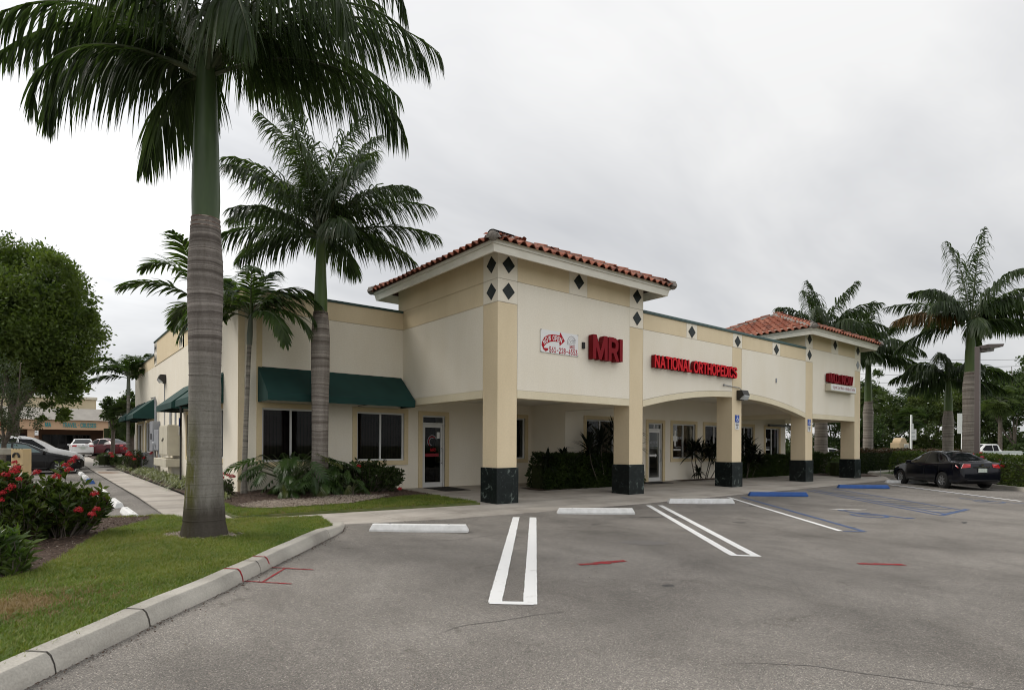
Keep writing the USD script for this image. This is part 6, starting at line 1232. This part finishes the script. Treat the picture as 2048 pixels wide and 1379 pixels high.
def bush(name, label, base, tips, leafm, seed, leaf, per, flowers=(), oldm=None, cat='shrub', spread=.22, asp=.45, fm=MFLOW, fr=.05, droop=0.0):
    r = np.random.default_rng(seed); t = thing(name, label, cat, None, base); stems, P, D = [], [], []
    for tip in tips:
        tip = np.array(tip); s = np.array([tip[0] * .35 + r.normal(0, .04), tip[1] * .35 + r.normal(0, .04), -.05]); m_ = s * .4 + tip * .6 + [0, 0, -.06 * tip[2]] + r.normal(0, .02, 3)
        stems.append(tube([s, m_, tip], [.009, .006, .003], 4, cap=False)); ax = (tip - m_); ax /= np.linalg.norm(ax)
        k = per + r.integers(-3, 4); u = r.uniform(0, 1, k); P.append(tip - ax * (u * spread)[:, None]); d = r.normal(size=(k, 3)); d -= (d @ ax)[:, None] * ax; d /= np.linalg.norm(d, axis=1, keepdims=True); D.append(d + ax * .55 + [0, 0, .25 - droop])
    P, D = np.vstack(P), np.vstack(D); old = r.uniform(0, 1, len(P)) < (.07 if oldm else 0)
    part('foliage', leaves_at(P[~old], D[~old], leaf, r, asp), leafm, t)
    if old.any(): part('old_leaves', leaves_at(P[old], D[old], leaf, r, asp), oldm, t)
    part('stems', tmesh(stems), MBARK, t)
    for c in flowers: part('flower_head', flower_head(np.array(c), fr * r.uniform(.8, 1.25), r), fm, t)
    return t
def cloud(n, c, rad, r):
    d = r.normal(size=(n, 3)); d /= np.linalg.norm(d, axis=1, keepdims=True); return np.array(c) + d * np.array(rad) * (r.uniform(.25, 1, n) ** .45)[:, None]
rx = np.random.default_rng(301)
def place_fl(pxs, D, b): return [at(x, y, D + rx.normal(0, .08)) - np.array(b) for x, y in pxs]
b1 = np.array([*at(125, 1080, 8.45)[:2], .09])
tips = np.vstack([cloud(150, dpx(125, 1015, 8.5, b1), (.48, .45, .34), rx), cloud(50, dpx(85, 990, 8.4, b1), (.35, .35, .3), rx), cloud(40, dpx(180, 1005, 8.7, b1), (.26, .3, .2), rx), np.array([dpx(118, 925, 8.5, b1), dpx(132, 932, 8.5, b1), dpx(170, 965, 8.6, b1), dpx(205, 975, 8.6, b1), dpx(60, 950, 8.3, b1)])]); tips[:, 2] = np.maximum(tips[:, 2], .12)
bush('ixora_shrub', 'red flowering ixora shrub in the mulch bed nearest to the wheel stops', tuple(b1), tips, LF_IXO, 302, .125, 14, place_fl([(143, 922), (131, 930), (113, 953), (73, 945), (62, 972), (58, 993), (190, 987), (185, 1028), (193, 1018), (157, 1020), (150, 915), (138, 940), (52, 1000)], 8.25, b1), LF_IXOD, fr=.047)
b2 = np.array([*at(12, 1090, 7.9)[:2], .09])
tips = np.vstack([cloud(110, dpx(10, 985, 7.9, b2), (.30, .32, .42), rx), cloud(70, dpx(45, 1030, 7.9, b2), (.3, .3, .3), rx), cloud(60, dpx(-40, 1000, 7.9, b2), (.4, .4, .4), rx)]); tips[:, 2] = np.maximum(tips[:, 2], .12)
bush('ixora_shrub', 'tall red flowering ixora shrub against the cream post at the left edge', tuple(b2), tips, LF_IXO, 303, .12, 14, place_fl([(30, 925), (34, 936), (28, 942), (18, 978), (5, 985), (24, 972), (0, 1000), (10, 950), (38, 958)], 7.65, b2), LF_IXOD, fr=.047)
b3 = np.array([*at(5, 1180, 6.1)[:2], .07])
tips = cloud(90, dpx(-5, 1095, 6.15, b3), (.30, .30, .22), rx); tips[:, 2] = np.maximum(tips[:, 2], .08)
bush('leafy_plant', 'light green long leaved plant in the lower left corner', tuple(b3), tips, LF_LONG, 304, .16, 10, (), None, 'plant', .2, .22, droop=.1)
p = (-5.2, 19.2, .2); rr_ = np.random.default_rng(305)
bush('ixora_shrub', 'far red flowering ixora shrub before the grey pedestal box', p, cloud(150, (0, 0, .55), (.55, .9, .42), rr_) , LF_DARK, 306, .09, 12, [(rr_.normal(0, .35) - .25, rr_.normal(0, .5) - .4, .55 + abs(rr_.normal(0, .28))) for _ in range(22)], None, fr=.075)
p = (-5.05, 4.15, .16); bush('ixora_shrub', 'small red flowering shrub at the foot of the wing corner', p, cloud(40, (0, 0, .28), (.22, .25, .2), rr_), LF_DARK, 307, .08, 10, [(.05, -.1, .5), (.15, .0, .46), (-.1, -.05, .45), (.0, .1, .52)], None, fr=.06)
r_ = np.random.default_rng(308)
for k in range(26):      # flowers of the right hedge
    q = LineString([(14.0, -13.3), (23.0, -2.7)]).interpolate(r_.uniform(.35, 1), normalized=True).coords[0]; c = np.array([q[0] - .5 + r_.normal(0, .2), q[1] + .2 + r_.normal(0, .3), 1.0 + r_.uniform(-.35, .22)]); part('flower_head', flower_head(c, .075 * r_.uniform(.7, 1.2), r_), MFLOW if k % 3 else MFLOWP, fr_h)
rb_ = np.random.default_rng(210); tips = np.vstack([cloud(230, (0, 0, .52), (1.0, .62, .42), rb_), cloud(40, (.5, -.1, .35), (.6, .55, .3), rb_)]); tips[:, 2] = np.maximum(tips[:, 2], .08)
bush('shrub', 'rounded dark green bush with one red flower under the right front window', (-1.55, 3.75, .1), tips, LF_DARK, 211, .12, 13, [(.62, -.62, .12), (-.5, -.5, .75)], None, spread=.25, asp=.5, fr=.06)
# split-leaf philodendrons
def split_leaf(L, r):
    n = 9; sp = np.linspace(0, 1, n + 1); vs = [(0, 0, 0)]; fs = []
    spine = np.stack([sp * L, 0 * sp, -.22 * L * sp ** 2], 1)
    for sd in (-1, 1):
        for i in range(n):
            a, b = spine[i], spine[i + 1]; ln_ = L * .52 * math.sin(math.pi * min(1, (i + 1.1) / (n + .6))) ** .7 * r.uniform(.85, 1.1); ang = math.radians(62 - 40 * i / n); d = np.array([math.cos(ang), sd * math.sin(ang), -.12]); ww = (b - a)
            m1 = a + ww * .1 + d * ln_ * .55 + [0, 0, .03 * L]; m2 = a + ww * .85 + d * ln_ * .55 + [0, 0, .03 * L]; tip = (a + b) / 2 + d * ln_ + [0, 0, -.10 * L]; o = len(vs)
            vs += [a, b, m2, tip, m1]; fs += [(o, o + 1, o + 2), (o, o + 2, o + 4), (o + 4, o + 2, o + 3)]
    return np.array(vs, float), np.array(fs)
def philodendron(label, base, n, H, seed, leafm=LF_PHIL, Ls=.5):
    r = np.random.default_rng(seed); t = thing('split_leaf_plant', label, 'plant', None, base)
    for k in range(n):
        az = r.uniform(0, 2 * np.pi); out = r.uniform(.3, .95) * H; hh = H * r.uniform(.25, 1.0) * (1.05 - .3 * out / H); e = np.array([math.cos(az) * out * .8, math.sin(az) * out * .8, hh]); v, f = split_leaf(Ls * r.uniform(.75, 1.15), r); tl = r.uniform(.1, .9)
        Rm = trimesh.transformations.euler_matrix(r.normal(0, .3), tl, az + r.normal(0, .3), 'sxyz')[:3, :3]; lf = part('leaf', trimesh.Trimesh(v @ Rm.T + e, f, process=False), LF_YEL if r.uniform() < .08 else leafm, t)
        part('stalk', tube([(0, 0, 0), e * [.45, .45, .75], e], [.014, .011, .008], 5, cap=False), MRACH, lf)
    part('stem', tube([(0, 0, -.05), (.03, 0, .25)], [.05, .04], 6), MBARK, t); return t
philodendron('broad split leaf plant between the slim palm and the royal palm trunk', (-3.55, 3.95, .16), 60, 1.3, 401, Ls=.62)
philodendron('low split leaf plant at the left foot of the royal palm', (-3.2, 3.2, .14), 30, .75, 402, Ls=.5)
philodendron('split leaf plant just right of the royal palm trunk', (-2.35, 3.75, .12), 22, .95, 403, Ls=.45)
philodendron('low young split leaf plant at the front of the bed by the slim palm', (-4.0, 3.1, .15), 20, .5, 404, Ls=.36)
philodendron('small split leaf plant between the royal palm and the round bush', (-2.35, 3.0, .1), 16, .5, 405, Ls=.36)
# cordyline plants with strap leaves on thin stems
def strap_plant(label, base, stems, seed, leafm=LF_STRAP):
    r = np.random.default_rng(seed); t = thing('cordyline_plant', label, 'plant', None, base)
    for (x, y, h, Rl) in stems:
        part('stem', tube([(x * .5, y * .5, -.05), (x * .9, y * .9, h * .6), (x, y, h)], [.022, .018, .014], 6), MBARK, t)
        vs, fs = [], []
        for k in range(46):
            az = r.uniform(0, 2 * np.pi); el = r.uniform(-.35, 1.4); L = Rl * r.uniform(.75, 1.1); d = np.array([math.cos(az) * math.cos(el), math.sin(az) * math.cos(el), math.sin(el)]); sd_ = np.cross(d, [0, 0, 1.0]); sd_ /= np.linalg.norm(sd_) + 1e-9; o = len(vs); p0 = np.array([x, y, h - r.uniform(0, .18)])
            for u_, w_ in ((0, .25), (.35, 1), (.7, .8), (1, .05)):
                c = p0 + d * L * u_ + np.array([0, 0, -.3 * L * u_ ** 2]); vs += [c - sd_ * .040 * w_, c + sd_ * .040 * w_]
            fs += [(o + 2 * i, o + 2 * i + 1, o + 2 * i + 3, o + 2 * i + 2) for i in range(3)]
        part('leaf_rosette', (np.array(vs), np.array(fs)), leafm, t)
    return t
strap_plant('dark cordyline cluster in the recess left of the second pillar', (6.6, 2.35, .04), [(-1.35, -.3, 1.35, .95), (-.75, -.25, 1.55, .95), (.0, -.2, 1.8, .95), (.45, -.3, 2.0, .9), (-.2, -.5, 1.2, .9), (.7, -.3, 1.5, .85), (-2.9, .0, 1.0, .5), (-2.2, .0, 1.05, .5)], 501)
strap_plant('dark cordyline cluster against the window with the white cross', (12.4, 2.75, .05), [(-.75, -.1, 1.2, .75), (-.35, .0, 1.35, .8), (.1, .0, 1.25, .7), (.55, -.1, 1.1, .75), (.9, .0, 1.25, .7), (-.35, -.15, .4, .4), (1.2, -.1, .85, .6)], 502)
strap_plant('dark cordyline cluster behind the middle pillar', (15.2, 2.45, .05), [(-.6, .0, 1.3, .8), (-.1, .1, 1.6, .85), (.4, .0, 1.4, .8), (.9, .1, 1.1, .8), (.1, -.2, .8, .7), (1.2, 0, .9, .7)], 503)
# striped grass along the side wall (ground cover)
r_ = np.random.default_rng(601); vs, fs = [], []
cl = [(r_.uniform(-5.6, -4.85), y + r_.normal(0, .12)) for y in np.concatenate([np.arange(5.6, 19.8, .30), np.arange(20.8, 24.4, .30)]) for _ in range(2)] + [(-5.35, 3.75), (-5.2, 3.5), (-5.45, 4.4), (-5.3, 4.9), (-5.0, 5.3)]
for (x, y) in cl:
    g = float(gz(x, y)) + .06
    for k in range(26):
        az = r_.uniform(0, 2 * np.pi); L = r_.uniform(.3, .52); e = r_.uniform(.5, 1.4); d = np.array([math.cos(az), math.sin(az), 0]); sd_ = np.array([-d[1], d[0], 0]) * .014; o = len(vs)
        for u_, w_ in ((0, .8), (.4, 1), (.75, .8), (1, .1)):
            c = np.array([x, y, g]) + d * L * math.cos(e) * u_ * 1.2 + np.array([0, 0, L * math.sin(e) * u_ * 1.1 - L * .75 * u_ ** 2.4]); vs += [c - sd_ * w_, c + sd_ * w_]
        fs += [(o + 2 * i, o + 2 * i + 1, o + 2 * i + 3, o + 2 * i + 2) for i in range(3)]
tag(part('striped_grass', (np.array(vs), np.array(fs)), LF_VAR, kind='stuff'), 'pale striped grass clumps edging the side wall bed', 'ground cover')

# lawn grass: tufts instanced over the lawn
LF_GR = [leafM('grass_a', (.145, .23, .038), (.25, .34, .06), 1.6, .5, .3, .3, .35), leafM('grass_b', (.25, .295, .06), (.34, .36, .09), 1.6, .5, .3, .3, .35), leafM('grass_dry', (.33, .23, .11), (.44, .32, .17), 1.6, .6, .2, .25, .3)]
def tuft(r, n, h, spread):
    vs, fs = [], []
    for k in range(n):
        az = r.uniform(0, 2 * np.pi); d = np.array([math.cos(az), math.sin(az), 0]); p0 = np.array([r.normal(0, spread), r.normal(0, spread), 0]); hh = h * r.uniform(.5, 1.2); b = r.uniform(.2, 1.0) * hh; w = np.array([-d[1], d[0], 0]) * .0028; o = len(vs)
        vs += [p0 - w, p0 + w, p0 + d * b * .4 + [0, 0, hh * .65] + w * .8, p0 + d * b * .4 + [0, 0, hh * .65] - w * .8, p0 + d * b + [0, 0, hh * .9]]; fs += [(o, o + 1, o + 2), (o, o + 2, o + 3), (o + 3, o + 2, o + 4)]
    return np.array(vs), np.array(fs)
def scatter_lawn(name, poly, dz, dens, label, seed, hole=None):
    r = np.random.default_rng(seed); x0, y0, x1, y1 = poly.bounds; area = poly.area
    pts = []
    n = int((x1 - x0) * (y1 - y0) * dens); X = r.uniform(x0, x1, n); Y = r.uniform(y0, y1, n); keep = contains_xy(poly, X, Y)
    X, Y = X[keep], Y[keep]; dep = (X - EYE[0]) * FWD[0] + (Y - EYE[1]) * FWD[1]; lat = (X - EYE[0]) * RGT[0] + (Y - EYE[1]) * RGT[1]
    vis = (dep > 2.0) & (np.abs(lat) < dep * .95 + .6); keep = vis & (r.uniform(0, 1, len(X)) < np.clip((7.5 / np.maximum(dep, 3)) ** 1.2, .25, 1)); X, Y = X[keep], Y[keep]
    q = meshkit.fbm(np.stack([X * .55, Y * .55, 0 * X], 1), 3, 3); dry = np.exp(-(((X + 8.85) / .75) ** 2 + ((Y + 4.75) / .55) ** 2)) * 1.5 + np.clip((q - .53) * 4, 0, .9) * .55
    u = r.uniform(0, 1, len(X)); idx = np.where(u < dry * .75, 4 + r.integers(0, 2, len(X)), np.where(u < .42 + (q - .4) * 1.4, 2 + r.integers(0, 2, len(X)), r.integers(0, 2, len(X))))
    pi = UsdGeom.PointInstancer.Define(stage, '/World/' + numbered('/World', name)); tag(pi.GetPrim(), label, 'grass', None, 'stuff'); prs = []
    for k in range(6):
        pm = usdkit.mesh(stage, f'{pi.GetPath()}/tuft_{k:03d}', tmesh(tuft(r, 11, .052 if k < 4 else .042, .022)), LF_GR[k // 2]); prs.append(pm.GetPath())
    pi.CreatePrototypesRel().SetTargets(prs); pi.CreateProtoIndicesAttr(Vt.IntArray.FromNumpy(idx.astype(np.int32)))
    pi.CreatePositionsAttr(Vt.Vec3fArray.FromNumpy(np.column_stack([X, Y, gz(X, Y) + dz]).astype(np.float32)))
    a = r.uniform(0, 2 * np.pi, len(X)); Q = np.column_stack([np.cos(a / 2), 0 * a, 0 * a, np.sin(a / 2)]).astype(np.float16); pi.CreateOrientationsAttr(Vt.QuathArray([Gf.Quath(float(w), 0, 0, float(z)) for w, _, _, z in Q]))
    s = r.uniform(.75, 1.25, len(X)); pi.CreateScalesAttr(Vt.Vec3fArray.FromNumpy(np.column_stack([s, s, s]).astype(np.float32)))
ring_ = unary_union([Point(-6.95, -1.45).buffer(.2), Point(-6.38, -1.95).buffer(.15), Point(-6.67, -1.72).buffer(.34)])
scatter_lawn('lawn_grass', lawn_base.difference(ring_).buffer(-.01), .083, 1500, 'short green lawn with a dry patch inside the kerb', 701)
scatter_lawn('lawn_grass', lawn2_poly.difference(shell_poly).buffer(-.02), .05, 900, 'narrow lawn strip between the front walk and the planting bed', 702)
# bark chips and shells on the beds
def chips(name, poly, dz, n, size, m, label, seed, bump=False):
    r = np.random.default_rng(seed); x0, y0, x1, y1 = poly.bounds; X, Y = r.uniform(x0, x1, n), r.uniform(y0, y1, n); k = contains_xy(poly, X, Y); X, Y = X[k], Y[k]; n = len(X)
    z = gz(X, Y) + dz + r.uniform(0, .012, n) + (.11 * np.exp(-((X + 3.6) ** 2 / 1.6 + (Y - 4.0) ** 2 / 2.0)) if bump else 0)
    P = np.column_stack([X, Y, z]); a = r.uniform(0, np.pi, n); A = np.column_stack([np.cos(a), np.sin(a), r.normal(0, .3, n)]); Bv = np.column_stack([-np.sin(a), np.cos(a), r.normal(0, .3, n)]); s = (size * r.uniform(.4, 1.3, n))[:, None]
    v = np.stack([P - A * s, P + Bv * s * .4, P + A * s, P - Bv * s * .4, P + [0, 0, .008]], 1).reshape(-1, 3); o = np.arange(n)[:, None] * 5
    f = np.concatenate([o + q for q in ([0, 1, 4], [1, 2, 4], [2, 3, 4], [3, 0, 4])]); tag(part(name, trimesh.Trimesh(v, f, process=False), m, kind='stuff'), label, 'litter')
MCHIP = M('bark_chip', (.07, .042, .03), (.14, .10, .075), 40, .9); MSHC = M('shell_chip', (.46, .40, .33), (.25, .20, .16), 40, .9)
near_bed = bed_poly.intersection(sbox(-10.5, -5, -6.5, 2))
chips('bark_chips', near_bed, .10, 9000, .022, MCHIP, 'brown bark chips in the mulch bed under the red flowers', 801)
chips('shell_chips', near_bed, .10, 700, .014, MSHC, 'pale chips scattered over the mulch under the red flowers', 802)
chips('bark_chips', bed2_poly.intersection(sbox(-5.7, 1, -.4, 4.7)), .068, 7000, .026, MCHIP, 'brown bark chips in the bed before the front windows', 803, True)
chips('shell_chips', shell_poly.buffer(.1), .08, 3000, .024, MSHC, 'pale shell chips along the lawn strip before the royal palm', 804, True)
chips('shell_chips', unary_union([Point(-6.95, -1.45).buffer(.24), Point(-6.38, -1.95).buffer(.2), Point(-6.67, -1.72).buffer(.37)]).difference(Point(-6.67, -1.72).buffer(.32)), .105, 500, .03, MSHC, 'pale chips round the foot of the large royal palm', 805)
# leaf litter and grit on the asphalt along the kerb
r_ = np.random.default_rng(901); s_ = r_.uniform(1.5, 11.5, 700); q = np.array([curb_line.interpolate(x).coords[0] for x in s_]); off = r_.exponential(.05, 700)
P = np.column_stack([q[:, 0] + .8 * off, q[:, 1] - .6 * off, gz(q[:, 0], q[:, 1]) - .008]); tag(part('leaf_litter', leaves_at(P, np.column_stack([r_.normal(0, 1, (700, 2)), np.full(700, .15)]), .02, r_, .5), MCHIP, kind='stuff'), 'dry brown litter lying along the foot of the lawn kerb', 'litter')
X, Y = r_.uniform(-10, 6, 2600), r_.uniform(-10.5, -1.8, 2600); d_ = [curb_line.distance(Point(a, b)) for a, b in zip(X, Y)]; k = (Y < (X + 8.6) * 1.2 - 6.9) & (np.array(d_) > .05)
P = np.column_stack([X, Y, gz(X, Y) - .010])[k]; tag(part('grit', leaves_at(P, np.column_stack([r_.normal(0, 1, (len(P), 2)), np.full(len(P), .25)]), .013, r_, .7), MSHC, kind='stuff'), 'pale grit scattered over the near asphalt', 'litter')
